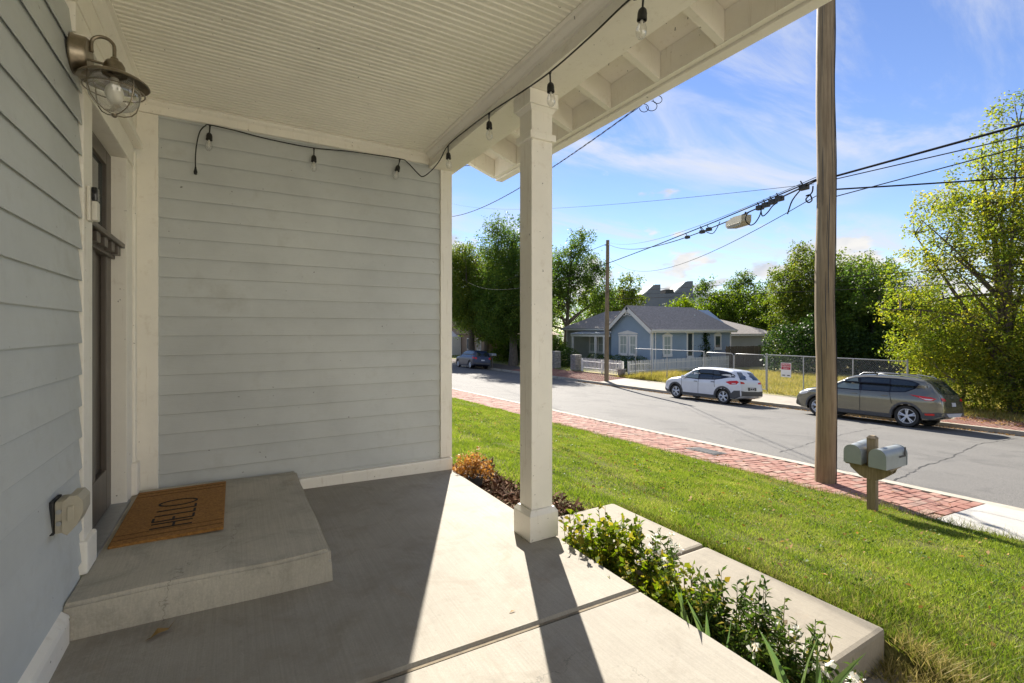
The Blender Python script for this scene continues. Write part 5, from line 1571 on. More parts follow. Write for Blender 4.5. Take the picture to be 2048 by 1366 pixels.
k.panel([(-1.69, .30), (-1.72, .50), (-1.86, .64), (-2.10, .66), (-2.11, .40), (-1.9, .28)], .008, 'bumper_cladding', MAT['clad'])
k.endpanel([(-.82, .42), (.82, .42), (.82, .655), (.5, .62), (-.5, .62), (-.82, .655)], .008, 'bumper_cladding', MAT['clad'])
k.panel([(1.68, .24), (1.72, .38), (2.0, .42), (2.09, .50), (2.08, .34), (1.9, .27)], .008, 'bumper_cladding', MAT['clad'])
k.panel([(1.62, .84), (1.95, .80), (2.02, .76), (1.95, .72), (1.70, .76)], .008, 'head_lamp', MAT['clearlamp'], step=.03)
k.arch(MAT['clad']); k.wheels_(5, .225)
k.seam([(.92, .36), (.95, .98)]); k.seam([(-.02, .36), (-.02, 1.02)]); k.seam([(-.9, .72), (-.86, 1.03)])
k.handle(.12, .905, MAT['clad']); k.handle(-.80, .945, MAT['clad']); k.mirror(.78, 1.06, k.paint)
k.place(19.55, 13.9 + .95)
# --- grey SUV
ep = carpaint("olive_grey_paint", (.22, .205, .155), .6, .2, 1.0)
e = Car('grey_suv', 'olive grey SUV with roof rails parked behind the tall utility pole', 'car',
        [(-2.26, .50), (-2.245, .78), (-2.21, 1.00), (-2.15, 1.14), (-2.06, 1.26), (-1.86, 1.50), (-1.74, 1.585), (-1.45, 1.625), (-.9, 1.655), (-.3, 1.655), (.15, 1.61), (.45, 1.52), (.80, 1.33), (1.12, 1.145), (1.35, 1.09), (1.75, 1.01), (2.03, .92), (2.18, .80), (2.255, .55)],
        [(-2.26, .43), (-2.1, .34), (-1.8, .27), (-.5, .22), (1.2, .22), (1.9, .25), (2.255, .33)], 1.84, 1.03, (1.35, -1.34), .355, ep)
e.rimmat = MAT['alloy']; e.shell()
e.panel([(1.02, 1.07), (.86, 1.12), (.45, 1.39), (.20, 1.50), (-.2, 1.545), (-1.0, 1.545), (-1.45, 1.50), (-1.66, 1.42), (-1.52, 1.24), (-1.30, 1.12), (-.85, 1.085), (.2, 1.065)], .004, 'window_surround', MAT['blackgloss'])
e.panel([(.86, 1.105), (.44, 1.375), (.20, 1.485), (.10, 1.50), (.02, 1.095)], .008, 'window_glass', MAT['carglass2'])
e.panel([(-.07, 1.095), (.0, 1.505), (-.84, 1.515), (-.86, 1.11)], .008, 'window_glass', MAT['carglass'])
e.panel([(-.90, 1.115), (-.88, 1.515), (-1.30, 1.49), (-1.58, 1.42), (-1.46, 1.25), (-1.28, 1.14)], .008, 'window_glass', MAT['carglass'])
e.endpanel([(-.66, 1.14), (.66, 1.14), (.62, 1.28), (.50, 1.52), (-.50, 1.52), (-.62, 1.28)], .008, 'rear_window', MAT['carglass'])
e.panel([(-1.42, 1.06), (-1.60, 1.045), (-1.98, 1.02), (-2.10, .98), (-2.02, .915), (-1.84, .91), (-1.66, .985)], .008, 'tail_lamp', MAT['red'], step=.03)
e.panel([(-1.66, 1.01), (-1.80, .965), (-2.04, .965), (-1.98, .93), (-1.85, .925)], .011, 'reversing_lamp', MAT['clearlamp'], step=.03)
for sg_ in (1, -1): e.endpanel([(sg_ * .55, .93), (sg_ * .80, .92), (sg_ * .80, 1.02), (sg_ * .60, 1.0)], .010, 'tail_lamp', MAT['red'], step=.03)
e.endpanel([(-.155, .88), (.155, .88), (.155, .76), (-.155, .76)], .012, 'licence_plate', MAT['platew'])
e.panel([(-.93, .25), (.94, .25), (.94, .37), (-.93, .38)], .006, 'sill_cladding', MAT['clad'])
e.panel([(-1.74, .34), (-1.78, .52), (-2.16, .56), (-2.20, .44), (-1.95, .32)], .008, 'bumper_cladding', MAT['clad'])
e.panel([(-1.82, .50), (-2.06, .52), (-2.06, .46), (-1.84, .44)], .012, 'reflector', MAT['red'], step=.03)
e.endpanel([(-.85, .44), (.85, .44), (.85, .56), (-.85, .56)], .008, 'bumper_cladding', MAT['clad'])
e.endpanel([(-.45, .43), (.45, .43), (.62, .54), (-.62, .54)], .012, 'skid_plate', MAT['platew'])
e.panel([(1.62, .92), (2.0, .86), (2.12, .80), (2.02, .74), (1.75, .80)], .008, 'head_lamp', MAT['clearlamp'], step=.03)
e.arch(MAT['clad'], .06); e.wheels_(5, .238, .225)
e.seam([(.97, .38), (1.0, 1.05)]); e.seam([(-.03, .38), (-.03, 1.07)]); e.seam([(-.95, .72), (-.88, 1.09)])
e.handle(.16, .955, ep); e.handle(-.74, .965, ep); e.mirror(.86, 1.10, ep)
e.panel([(.95, .96), (.4, .972), (-.4, .972), (-1.3, .955), (-1.3, .945), (-.4, .958), (.4, .958), (.95, .947)], .006, 'side_crease', ep)
for sg_ in (1, -1):
    MB().tube([(.12, sg_ * .60, 1.60), (.0, sg_ * .60, 1.685), (-.5, sg_ * .60, 1.715), (-1.2, sg_ * .60, 1.70), (-1.55, sg_ * .60, 1.655), (-1.62, sg_ * .60, 1.60)], .017, 8).build('roof_rail', MAT['galv'], e.root, True, True)
for x_ in (-.35, -1.05): MB().cbox((x_ - .025, -.62, 1.70), (x_ + .025, .62, 1.725), .008).build('cross_bar', MAT['iron'], e.root, True, True)
e.place(19.58, 8.2)
# --- blue SUV far up the street
bpnt = carpaint("blue_car_paint", (.018, .032, .075), .2, .35, .35)
b_ = Car('blue_suv', 'dark blue SUV parked far up the street under the trees', 'car',
         [(-2.25, .50), (-2.24, .85), (-2.2, 1.05), (-2.1, 1.25), (-1.9, 1.55), (-1.7, 1.66), (-.9, 1.70), (-.2, 1.68), (.3, 1.55), (1.05, 1.13), (1.7, 1.03), (2.1, .9), (2.25, .55)],
         [(-2.25, .42), (-2, .32), (-1.5, .25), (1.2, .22), (2.25, .33)], 1.84, 1.02, (1.35, -1.34), .355, bpnt)
b_.rimmat = MAT['alloy']; b_.shell()
b_.panel([(.85, 1.10), (.25, 1.48), (-.2, 1.54), (-1.3, 1.54), (-1.68, 1.42), (-1.4, 1.12)], .006, 'window_glass', MAT['carglass'])
b_.endpanel([(-.66, 1.16), (.66, 1.16), (.52, 1.55), (-.52, 1.55)], .008, 'rear_window', MAT['carglass'])
b_.panel([(-1.75, 1.10), (-2.12, 1.06), (-2.15, .92), (-1.9, .96)], .010, 'tail_lamp', MAT['red'])
for sg_ in (1, -1): b_.endpanel([(sg_ * .60, .90), (sg_ * .82, .90), (sg_ * .80, 1.08), (sg_ * .62, 1.06)], .010, 'tail_lamp', MAT['red'])
b_.endpanel([(-.17, .86), (.17, .86), (.17, .74), (-.17, .74)], .012, 'licence_plate', MAT['platew'])
b_.endpanel([(-.85, .44), (.85, .44), (.85, .58), (-.85, .58)], .008, 'bumper_cladding', MAT['clad'])
b_.arch(MAT['clad'], .05); b_.wheels_(5, .24)
b_.seam([(-.03, .38), (-.03, 1.07)])
b_.place(19.6, 41.2)

# ------------------------------------------------------------------ leaves, trees, plants
def leaf_arrays(C, size, rng, up=.35, ratio=.55, droop=0.0, axis=None, fold=.18):
    """C (n,3) leaf bases -> rhombic folded leaves: verts (4n,3), quads (n,4)"""
    n = len(C)
    nrm = rng.normal(size=(n, 3)); nrm /= np.linalg.norm(nrm, axis=1)[:, None] + 1e-9
    nrm[:, 2] = np.abs(nrm[:, 2]) * (1 - up) + up; nrm /= np.linalg.norm(nrm, axis=1)[:, None]
    if axis is None:
        ax_ = rng.normal(size=(n, 3)); ax_[:, 2] -= droop
    else: ax_ = axis + rng.normal(size=(n, 3)) * .25
    ax_ -= nrm * np.sum(ax_ * nrm, 1)[:, None]; ax_ /= np.linalg.norm(ax_, axis=1)[:, None] + 1e-9
    sd_ = np.cross(nrm, ax_)
    L = (size * rng.uniform(.65, 1.3, n))[:, None] if np.ndim(size) == 0 else (size * rng.uniform(.7, 1.25, n))[:, None]
    w = L * ratio * .5
    v = np.empty((n, 4, 3))
    v[:, 0] = C; v[:, 1] = C + ax_ * L * .45 + sd_ * w + nrm * L * fold * .5
    v[:, 2] = C + ax_ * L - nrm * L * .05; v[:, 3] = C + ax_ * L * .45 - sd_ * w + nrm * L * fold * .5
    return v.reshape(-1, 3), np.arange(4 * n).reshape(-1, 4)
def ell_points(rng, ells, n, shell=.45):
    vol = np.array([a * b * c for _, (a, b, c) in ells]); pick_ = rng.choice(len(ells), n, p=vol / vol.sum())
    d = rng.normal(size=(n, 3)); d /= np.linalg.norm(d, axis=1)[:, None]
    r = shell + (1 - shell) * rng.uniform(0, 1, n) ** .6
    r *= np.where(rng.uniform(size=n) < .25, rng.uniform(.3, 1, n), 1)
    c = np.array([e_[0] for e_ in ells])[pick_]; s = np.array([e_[1] for e_ in ells])[pick_]
    return c + d * r[:, None] * s
def tree(name, label, base, ells, n_leaf, leaf, mat, trunk_r=.2, cl_r=.45, per=60, limbs=12, seed=1, group=None, lean=(0, 0), fork=.35, droop=.4, shell=.45, twigs=60, cat='tree', up=.3, ratio=.55):
    rng = np.random.default_rng(seed); base = Vector(base)
    root = empty(name, base, label, cat, group)
    ells = [(tuple(base + Vector(c)), s) for c, s in ells]
    nC = max(8, n_leaf // per)
    CC = ell_points(rng, ells, nC, shell)
    zmax = max(c[2] + s[2] for c, s in ells); cm = np.mean([c for c, s in ells], 0)
    # trunk and limbs
    mb = MB()
    topz = base.z + (zmax - base.z) * .86
    tp = []
    for i in range(9):
        t = i / 8
        tp.append(Vector((base.x + (cm[0] - base.x) * t * .9 + rng.normal() * .05 * t * 2, base.y + (cm[1] - base.y) * t * .9 + rng.normal() * .05 * t * 2, base.z - .1 + (topz - base.z) * t)))
    tr_ = [trunk_r * (1 - .9 * i / 8) * (1.25 if i == 0 else 1) + .008 for i in range(9)]
    mb.tube(tp, tr_, 10)
    limb_pts = []
    for k in range(limbs):
        tgt = Vector(CC[rng.integers(nC)]); t0 = rng.uniform(fork, .85); i = int(t0 * 8); st_ = tp[i].lerp(tp[min(8, i + 1)], t0 * 8 - i)
        if tgt.z < st_.z - .5: st_ = tp[max(1, i - 2)]
        mid = st_.lerp(tgt, .5) + Vector((rng.normal() * .12, rng.normal() * .12, .18 * (tgt - st_).length * .5))
        r0 = tr_[i] * .55
        q = []
        for s_ in range(7):
            t = s_ / 6; q.append(st_ * (1 - t) ** 2 + mid * 2 * t * (1 - t) + tgt * t * t)
        mb.tube(q, [max(.006, r0 * (1 - .85 * s_ / 6)) for s_ in range(7)], 6)
        limb_pts += [(p, max(.006, r0 * (1 - .85 * j / 6))) for j, p in enumerate(q[2:])]
    LP = np.array([p[0][:] for p in limb_pts])
    for k in range(twigs):
        tgt = CC[rng.integers(nC)]; j = int(np.argmin(np.linalg.norm(LP - tgt, axis=1) + rng.uniform(0, .6, len(LP)))); st_ = Vector(LP[j]); tg = Vector(tgt)
        mid = st_.lerp(tg, .5) + Vector((rng.normal() * .06, rng.normal() * .06, .08))
        r0 = min(.03, limb_pts[j][1] * .6)
        mb.tube([st_, mid, tg], [r0, r0 * .6, .004], 4)
    mb.build('trunk', MAT['bark'], root, True)
    k = rng.integers(nC, size=n_leaf)
    ax0 = CC - np.array([cm[0], cm[1], cm[2] - .3 * (zmax - base.z)]); ax0 /= np.linalg.norm(ax0, axis=1)[:, None] + 1e-9
    ax0 += rng.normal(size=ax0.shape) * .55; ax0[:, 2] -= droop * .5; ax0 /= np.linalg.norm(ax0, axis=1)[:, None]
    P = CC[k] + ax0[k] * (rng.uniform(-1.4, 1.3, n_leaf) * cl_r)[:, None] + rng.normal(size=(n_leaf, 3)) * cl_r * .42
    v, f = leaf_arrays(P, leaf, rng, up=up, droop=droop, ratio=ratio)
    npmesh('crown', v, f, mat, root)
    return root
LG = m_leaf("green_leaves", [(0, (.042, .085, .02)), (.4, (.075, .13, .028)), (.75, (.125, .175, .035)), (1, (.21, .23, .05))], .5, posvar=.35)
LY = m_leaf("yellow_leaves", [(0, (.09, .15, .03)), (.35, (.165, .215, .038)), (.65, (.25, .27, .046)), (.9, (.35, .31, .06)), (1, (.26, .17, .06))], .55, posvar=.5)
LB = m_leaf("bright_leaves", [(0, (.10, .16, .02)), (.5, (.15, .21, .025)), (1, (.22, .25, .035))], .5, posvar=.4)
LBM = m_leaf("fresh_leaves", [(0, (.075, .125, .02)), (.5, (.115, .17, .026)), (1, (.18, .215, .035))], .5, posvar=.4)
LD = m_leaf("dark_leaves", [(0, (.018, .040, .012)), (.5, (.030, .060, .016)), (.85, (.050, .085, .02)), (1, (.09, .12, .03))], .35, posvar=.4)
LM = m_leaf("mixed_leaves", [(0, (.055, .095, .02)), (.4, (.095, .14, .026)), (.7, (.145, .18, .032)), (1, (.23, .215, .045))], .47, posvar=.45)
LH = m_leaf("hedge_leaves", [(0, (.022, .05, .012)), (.6, (.045, .085, .018)), (1, (.08, .12, .025))], .3)

gz = lambda x, y: float(zlot(y))
# dark tree by the street, behind the porch post
tree('street_tree', 'tall dense dark green tree left of the porch post', (23.2, 39.5, gz(0, 39) - .1),
     [((0, 0, 8.8), (2.9, 2.9, 5.4)), ((-.6, .5, 4.8), (3.2, 3.2, 2.4)), ((1.0, -1.4, 5.6), (2.6, 2.8, 3.4)), ((-1.0, 1.6, 11.2), (1.8, 2.0, 3.2)), ((.5, 2.8, 6.2), (3.2, 3.2, 4.0)), ((1.2, -1.0, 9.6), (2.2, 2.4, 3.4))],
     76000, .19, LG, .42, .50, limbs=18, seed=3, group='street trees')
tree('street_tree', 'yellow green tree beside the end wall above the blue car', (22.6, 47.5, gz(0, 47) - .1),
     [((0, 0, 8.4), (4.2, 4.2, 4.4)), ((-1.5, 1.0, 10.6), (2.8, 3.0, 2.4)), ((.2, -2, 5.2), (3.2, 3.2, 2.6))], 46000, .22, LM, .40, .55, limbs=14, seed=5, group='street trees')
tree('street_tree', 'green tree with heavy trunk behind the blue car', (26.5, 52, gz(0, 50) - .1),
     [((0, 0, 6.0), (4.5, 4.5, 3.8)), ((1, -3, 4.2), (3.2, 3.2, 2.4))], 26000, .25, LG, .40, .6, limbs=10, seed=6, group='street trees')
tree('yard_tree', 'airy olive green tree right of the porch post behind the blue house', (34.5, 46.5, gz(0, 46) - .1),
     [((-1.0, 1.2, 9.0), (3.4, 3.4, 4.2)), ((1.4, -1.0, 12.0), (2.4, 2.4, 3.6)), ((2.8, -2.5, 8.6), (2.2, 2.2, 3.0)), ((-2.0, 3, 6.5), (3.4, 3.4, 3.0)), ((3.0, -2.6, 6.2), (2.2, 2.4, 2.2))],
     38000, .24, LG, .32, .50, limbs=20, seed=9, group='trees behind the blue house', fork=.25, twigs=120)
tree('yard_tree', 'small leaning tree above the blue house left of the dark building', (46.5, 50.5, gz(0, 50)),
     [((0, 0, 7.4), (3.8, 3.8, 2.0)), ((1.2, -1.2, 9.6), (1.8, 1.8, 1.6)), ((-2.6, 2.4, 8.2), (2.2, 2.2, 1.6)), ((-1.0, .6, 5.6), (3.2, 3.2, 2.0))], 15000, .30, LM, .25, .55, limbs=14, seed=12, group='trees behind the blue house', twigs=60)
tree('yard_tree', 'bright lime green round tree in front of the dark building', (59.5, 50, gz(0, 50)),
     [((0, 0, 4.2), (3.4, 3.4, 4.3))], 14000, .30, LB, .22, .55, limbs=8, seed=14, group='trees behind the blue house')
tree('yard_tree', 'bright green bushy tree above the rear roof of the blue house', (52, 35.4, gz(0, 36)),
     [((0, 0, 4.6), (4.2, 4.2, 4.0)), ((-1.6, 2.0, 4.2), (2.6, 2.6, 3.4)), ((3.4, -3.4, 3.8), (4.0, 4.0, 3.4))], 34000, .26, LBM, .26, .5, limbs=10, seed=16, group='trees behind the blue house')
tree('yard_tree', 'thin open topped tree rising behind the bright bushy tree', (53, 38, gz(0, 38)),
     [((-1.6, 1.6, 8.0), (1.3, 1.3, 2.2)), ((1.4, -1.2, 8.6), (1.6, 1.6, 2.0)), ((.2, .2, 6.4), (2.2, 2.2, 1.6)), ((3.4, -3.0, 8.2), (1.4, 1.4, 1.6))], 7500, .27, LG, .22, .5, limbs=16, seed=17, group='trees behind the blue house', twigs=80)
tree('lot_tree', 'broad rounded green tree left of the tall utility pole', (43.8, 22.6, gz(0, 23)),
     [((0, 0, 6.6), (3.6, 3.6, 3.7)), ((-1.3, 1.3, 5.2), (2.3, 2.3, 3.0)), ((2.2, -2.6, 5.8), (3.4, 3.4, 3.8)), ((.6, -1.2, 2.2), (3.2, 3.2, 2.0)), ((-.6, .4, 9.6), (1.6, 1.6, 1.3))], 56000, .20, LM, .32, .46, limbs=14, seed=21, group='trees at the back of the lot')
tree('lot_tree', 'dark green tree right of the tall utility pole', (42.5, 18.0, gz(0, 18)),
     [((0, 0, 5.2), (3.6, 3.6, 3.4)), ((1.8, -2.0, 3.6), (3.2, 3.2, 3.0)), ((0, 0, 1.8), (4.2, 4.2, 1.8))], 34000, .20, LG, .30, .42, limbs=12, seed=23, group='trees at the back of the lot')
tree('lot_tree', 'low dark tree behind the fence near the yellow tree', (44, 12.5, gz(0, 12)),
     [((0, 0, 2.6), (4.0, 4.0, 2.8)), ((-1, -3.2, 2.4), (3.6, 3.6, 2.2))], 20000, .20, LD, .25, .42, limbs=8, seed=24, group='trees at the back of the lot')
# leafy shrub with white-ish backlit tips at the fence end
tree('lot_shrub', 'pale leaved shrub at the corner of the board fence', (41.8, 24.2, gz(0, 24)),
     [((0, 0, 2.0), (1.3, 1.3, 2.0)), ((.8, -.8, 1.4), (1.2, 1.2, 1.4))], 7000, .16, LM, .08, .3, limbs=6, seed=25, cat='shrub')
# yellow tree on the right, with low growth at its foot
tree('yellow_tree', 'tall yellow leaved tree rising over the grey car on the right edge', (25.3, 5.9, gz(0, 6) - .1),
     [((.3, -.6, 9.6), (2.0, 2.2, 2.6)), ((-.3, .9, 7.6), (2.3, 2.2, 2.2)), ((.2, -.8, 6.0), (2.7, 3.0, 2.4)), ((-.2, 2.3, 5.8), (1.6, 1.8, 1.2)), ((-.3, 2.6, 4.4), (1.6, 1.9, 1.3)), ((.1, 1.2, 3.2), (2.0, 2.4, 1.6)), ((.2, 1.9, 8.2), (1.4, 1.5, .9))],
     46000, .115, LY, .17, .30, per=44, limbs=36, seed=31, fork=.12, twigs=330, droop=.8, shell=.25)
tree('yellow_tree', 'second yellow green tree at the right picture edge', (26.0, 3.6, gz(0, 4) - .1),
     [((0, 0, 7.6), (2.2, 2.2, 3.8)), ((0, .6, 4.0), (2.2, 2.2, 2.4))], 26000, .115, LY, .24, .30, per=44, limbs=16, seed=33, fork=.2, twigs=140, droop=.8)
tree('yellow_shrub', 'dense yellow green shrub behind the rear of the grey car', (25.2, 7.4, gz(0, 7)),
     [((0, 0, 1.6), (1.5, 1.9, 1.9)), ((.2, -1.6, 1.5), (1.5, 1.7, 1.7)), ((-.3, 1.2, 2.4), (1.2, 1.2, 1.2))], 24000, .10, LY, .07, .26, per=40, limbs=18, seed=35, cat='shrub', fork=.1, twigs=120)
tree('green_shrub', 'green shrub at the foot of the yellow tree', (25.4, 5.2, gz(0, 5)),
     [((0, 0, 1.2), (1.3, 1.6, 1.5)), ((.3, -1.4, 1.2), (1.4, 1.5, 1.5))], 15000, .10, LM, .06, .24, per=40, limbs=12, seed=36, cat='shrub', fork=.1, twigs=70)
tree('verge_shrub', 'yellow green shrub on the verge beside the blue car', (25.5, 45.5, gz(0, 45)), [((0, 0, 1.3), (1.6, 1.6, 1.4)), ((.6, -1.6, 1.0), (1.3, 1.4, 1.1))], 8000, .17, LBM, .06, .3, limbs=6, seed=91, cat='shrub')
tree('verge_shrub', 'dark shrub between the trunks of the street trees', (25.8, 41.5, gz(0, 41)), [((0, 0, 1.2), (1.8, 1.8, 1.4)), ((.4, 1.6, 1.6), (1.5, 1.6, 1.6))], 9000, .17, LD, .06, .3, limbs=6, seed=92, cat='shrub')
tree('verge_shrub', 'green shrub left of the stone pillars', (26.2, 37.6, gz(0, 38)), [((0, 0, 1.4), (1.7, 1.7, 1.6))], 7000, .17, LG, .06, .3, limbs=6, seed=93, cat='shrub')
# far wood closing the view
def wood(name, label, spots, mat, seed, leaf=.6, n=2200):
    rng = np.random.default_rng(seed); P = []
    for x, y, r_, h in spots:
        P.append(ell_points(rng, [((x, y, -4 + h * .5), (r_, r_, h * .55))], n, .6))
    P = np.concatenate(P); v, f = leaf_arrays(P, leaf, rng, up=.25)
    return tag(npmesh(name, v, f, mat, kind='stuff'), label, 'wood')
wood('far_wood', 'distant line of trees closing the view beyond the houses',
     [(30 + i * 7.5, 96 - i * 3.4, 6.5, (11 + 2 * math.sin(i * 2.1)) if i not in (6, 7) else 5) for i in range(14)] + [(118 + 2 * math.sin(i), 50 - i * 8, 7, 9 + 1.5 * math.sin(i * 1.7)) for i in range(9)] + [(8 + i * 7, 104 + (i % 3) * 3, 6.5, 12) for i in range(4)] + [(64 + i * 5.0, 26 - i * 7, 5.0, 7.0 + math.sin(i * 2)) for i in range(7)], LG, 41)
wood('undergrowth', 'dark undergrowth along the back of the grass lot', [(37.5 + .9 * i, 21.5 - 1.9 * i, 1.8, 4.4 + .9 * math.sin(i * 1.9)) for i in range(10)], LD, 43, .22, 3000)['category'] = 'undergrowth'
# clipped hedges
def hedge(name, label, ells, n, seed, mat=LH, leaf=.09, core=True):
    rng = np.random.default_rng(seed)
    c0_ = ells[0][0]; root = empty(name, (c0_[0], c0_[1], c0_[2] - ells[0][1][2]), label, 'hedge')
    P = ell_points(rng, ells, n, .82); v, f = leaf_arrays(P, leaf, rng, up=.2); npmesh('foliage', v, f, mat, root)
    mb = MB()
    for c, s in ells:
        for k in range(3): mb.tube([(c[0] + .1 * k - .1, c[1] + .1 * k, c[2] - s[2]), (c[0] + rng.normal() * .3 * s[0], c[1] + rng.normal() * .3 * s[1], c[2] + s[2] * .6)], [.03, .008], 5)
    mb.build('stem', MAT['bark'], root)
zl_ = gz(0, 30)
yy_ = ux(1138, 26); hedge('round_hedge', 'clipped round hedge between the two stone pillars', [((26, yy_, zl_ + .75), (1.0, 1.15, .95)), ((26.6, yy_ + 2, zl_ + .7), (1.1, 1.3, .9))], 7000, 51)
hedge('long_hedge', 'long clipped hedge below the gable window of the blue house', [((27.6, ux(u, 27.6), zl_ + .5), (.8, 1.1, .75)) for u in (1190, 1212, 1236, 1258, 1278)], 9000, 52)
# vine on the side wall of the blue house
rng = np.random.default_rng(61); c = at_y(1412, 685, WYh - .12)
V = [(c.x + rng.normal() * .18 * (1 + (zz < -1.2)), WYh - .1 + rng.normal() * .06, zz) for zz in np.linspace(zg, -.25, 900)]
vv, ff = leaf_arrays(np.array(V), .14, rng); vn = empty('wall_vine', (c.x, WYh - .1, zg), 'dark vine climbing the side wall of the blue house', 'vine')
npmesh('foliage', vv, ff, LD, vn); MB().tube([(c.x, WYh - .08, zg), (c.x + .1, WYh - .08, -2), (c.x - .05, WYh - .08, -.4)], [.03, .02, .01], 5).build('stem', MAT['bark'], vn)

# ------------------------------------------------------------------ grass
def blades(rng, X, Y, Z, h, w, lean=.45):
    n = len(X); a = rng.uniform(0, 2 * np.pi, n); b = rng.uniform(0, 2 * np.pi, n)
    hh = h * rng.uniform(.45, 1.35, n); ww = w * rng.uniform(.7, 1.3, n); ln = hh * lean * rng.uniform(.1, 2.0, n)
    v = np.empty((n, 3, 3))
    v[:, 0] = np.stack([X - np.cos(a) * ww, Y - np.sin(a) * ww, Z - .006], -1); v[:, 1] = np.stack([X + np.cos(a) * ww, Y + np.sin(a) * ww, Z - .006], -1)
    v[:, 2] = np.stack([X + np.cos(b) * ln, Y + np.sin(b) * ln, Z + hh], -1)
    return v.reshape(-1, 3), np.arange(3 * n).reshape(-1, 3)
GR = m_leaf("grass_blades", [(0, (.045, .08, .016)), (.28, (.105, .165, .028)), (.55, (.18, .235, .042)), (.80, (.255, .285, .07)), (1, (.38, .32, .15))], .48, .45, posvar=2.2)
GD = m_leaf("dry_grass_blades", [(0, (.14, .16, .03)), (.4, (.25, .23, .06)), (.75, (.36, .30, .11)), (1, (.42, .34, .16))], .4, .6, posvar=.6)
rng = np.random.default_rng(77)
def scatter(n, x0, x1, y0, y1): return rng.uniform(x0, x1, n), rng.uniform(y0, y1, n)
parts = []
def clip_lawn(X, Y):
    keep = (X < SX - .01 + .05 * np.sin(Y * 5) + .03 * np.sin(Y * 13)) & ~((X < 2.575) & (Y < 2.84)) & ~((X < 2.22 + .12 * np.sin(Y * 3)) & (Y < 4.3))
    return keep
for n, y0, y1, x0, h, w in ((230000, -.9, 3.2, 2.3, .030, .0026), (150000, 3.2, 6.5, 1.75, .030, .0034), (110000, 6.5, 12, 1.7, .034, .0048), (70000, 12, 24, 1.7, .04, .008)):
    X, Y = scatter(n, x0, SX + .04, y0, y1)
    kx = clip_lawn(X, Y); X, Y = X[kx], Y[kx]
    pat = .80 + .30 * np.sin(X * 3.1 + 1.7 * np.sin(Y * 1.3)) * np.sin(Y * 2.3 + X) + .22 * np.sin(X * 9.3 + Y * 4) * np.sin(Y * 8.1 - X * 3)
    bare = np.sin(X * 4.7 + 2.1 * np.sin(Y * 2.9)) * np.sin(Y * 5.3 + 1.3 * np.sin(X * 3.7)) > .80
    kk2 = ~(bare & (rng.uniform(size=len(X)) < .45)); X, Y, pat = X[kk2], Y[kk2], pat[kk2]
    parts.append(blades(rng, X, Y, zlawn(X, Y), h * pat, w, .75))
def merge(parts):
    vs, fs, o = [], [], 0
    for v, f in parts: vs.append(v); fs.append(f + o); o += len(v)
    return np.concatenate(vs), np.concatenate(fs)
v, f = merge(parts)
tag(npmesh('grass', v, f, GR, kind='stuff'), 'short bright green grass of the front lawn', 'grass')
# broad-leaved weeds and clover in the lawn
cw = np.stack(scatter(420, 2.65, 6.3, -.4, 9), -1); kw = rng.integers(len(cw), size=9000); Pw = cw[kw] + rng.normal(size=(9000, 2)) * .045
kx = clip_lawn(Pw[:, 0], Pw[:, 1]); Pw = Pw[kx]
v, f = leaf_arrays(np.stack([Pw[:, 0], Pw[:, 1], zlawn(Pw[:, 0], Pw[:, 1]) + rng.uniform(.012, .034, len(Pw))], -1), .020, rng, up=.6, ratio=.7)
tag(npmesh('lawn_weeds', v, f, m_leaf("weed_leaves", [(0, (.05, .10, .02)), (.6, (.11, .17, .03)), (1, (.20, .23, .05))], .4), kind='stuff'), 'patches of clover and broad leaved weeds in the front lawn', 'weeds')
# coarse tufts along the edges of walk and pavement
n = 5200
Y1 = rng.uniform(-.3, 9, n); X1 = SX + rng.normal(0, .06, n) - .01
Y2 = rng.uniform(-.5, 2.8, n); X2 = 2.60 + np.abs(rng.normal(0, .05, n))
Y3 = rng.uniform(.2, 1.4, n // 2); X3 = 2.62 + np.abs(rng.normal(0, .35, n // 2))
X = np.concatenate([X1, X2, X3]); Y = np.concatenate([Y1, Y2, Y3])
hh = np.concatenate([np.where(Y1 < 2.9, .075, .05), np.full(n, .042), np.full(n // 2, .05)])
v, f = blades(rng, X, Y, zlawn(np.minimum(X, SX), Y), hh, .0022, .7)
tag(npmesh('edge_grass', v, f, m_leaf("edge_grass", [(0, (.05, .08, .014)), (.5, (.12, .15, .03)), (1, (.28, .24, .10))], .4), kind='stuff'), 'long untrimmed grass along the edges of the walk and pavement', 'grass')
# straw-dry tufts in the lawn and rough growth at the foot of the walk step
ct = np.stack(scatter(75, 2.65, 6.2, -.4, 8), -1); kt = rng.integers(len(ct), size=9000); Pt = ct[kt] + rng.normal(size=(9000, 2)) * np.array([.10, .16])
kx = clip_lawn(Pt[:, 0], Pt[:, 1]); Pt = Pt[kx]
va = blades(rng, Pt[:, 0], Pt[:, 1], zlawn(Pt[:, 0], Pt[:, 1]), .036, .0024, .9)
X, Y = scatter(2600, 2.40, 2.75, .35, 1.0); vb = blades(rng, X, Y, np.where(X < 2.57, -1.515, zlawn(np.maximum(X, 2.58), Y)), .075, .0026, .8)
v, f = merge([va, vb]); tag(npmesh('dry_tufts', v, f, m_leaf("straw_blades", [(0, (.14, .15, .035)), (.5, (.27, .23, .085)), (1, (.42, .34, .17))], .35), kind='stuff'), 'straw coloured dry tufts in the front lawn', 'grass')
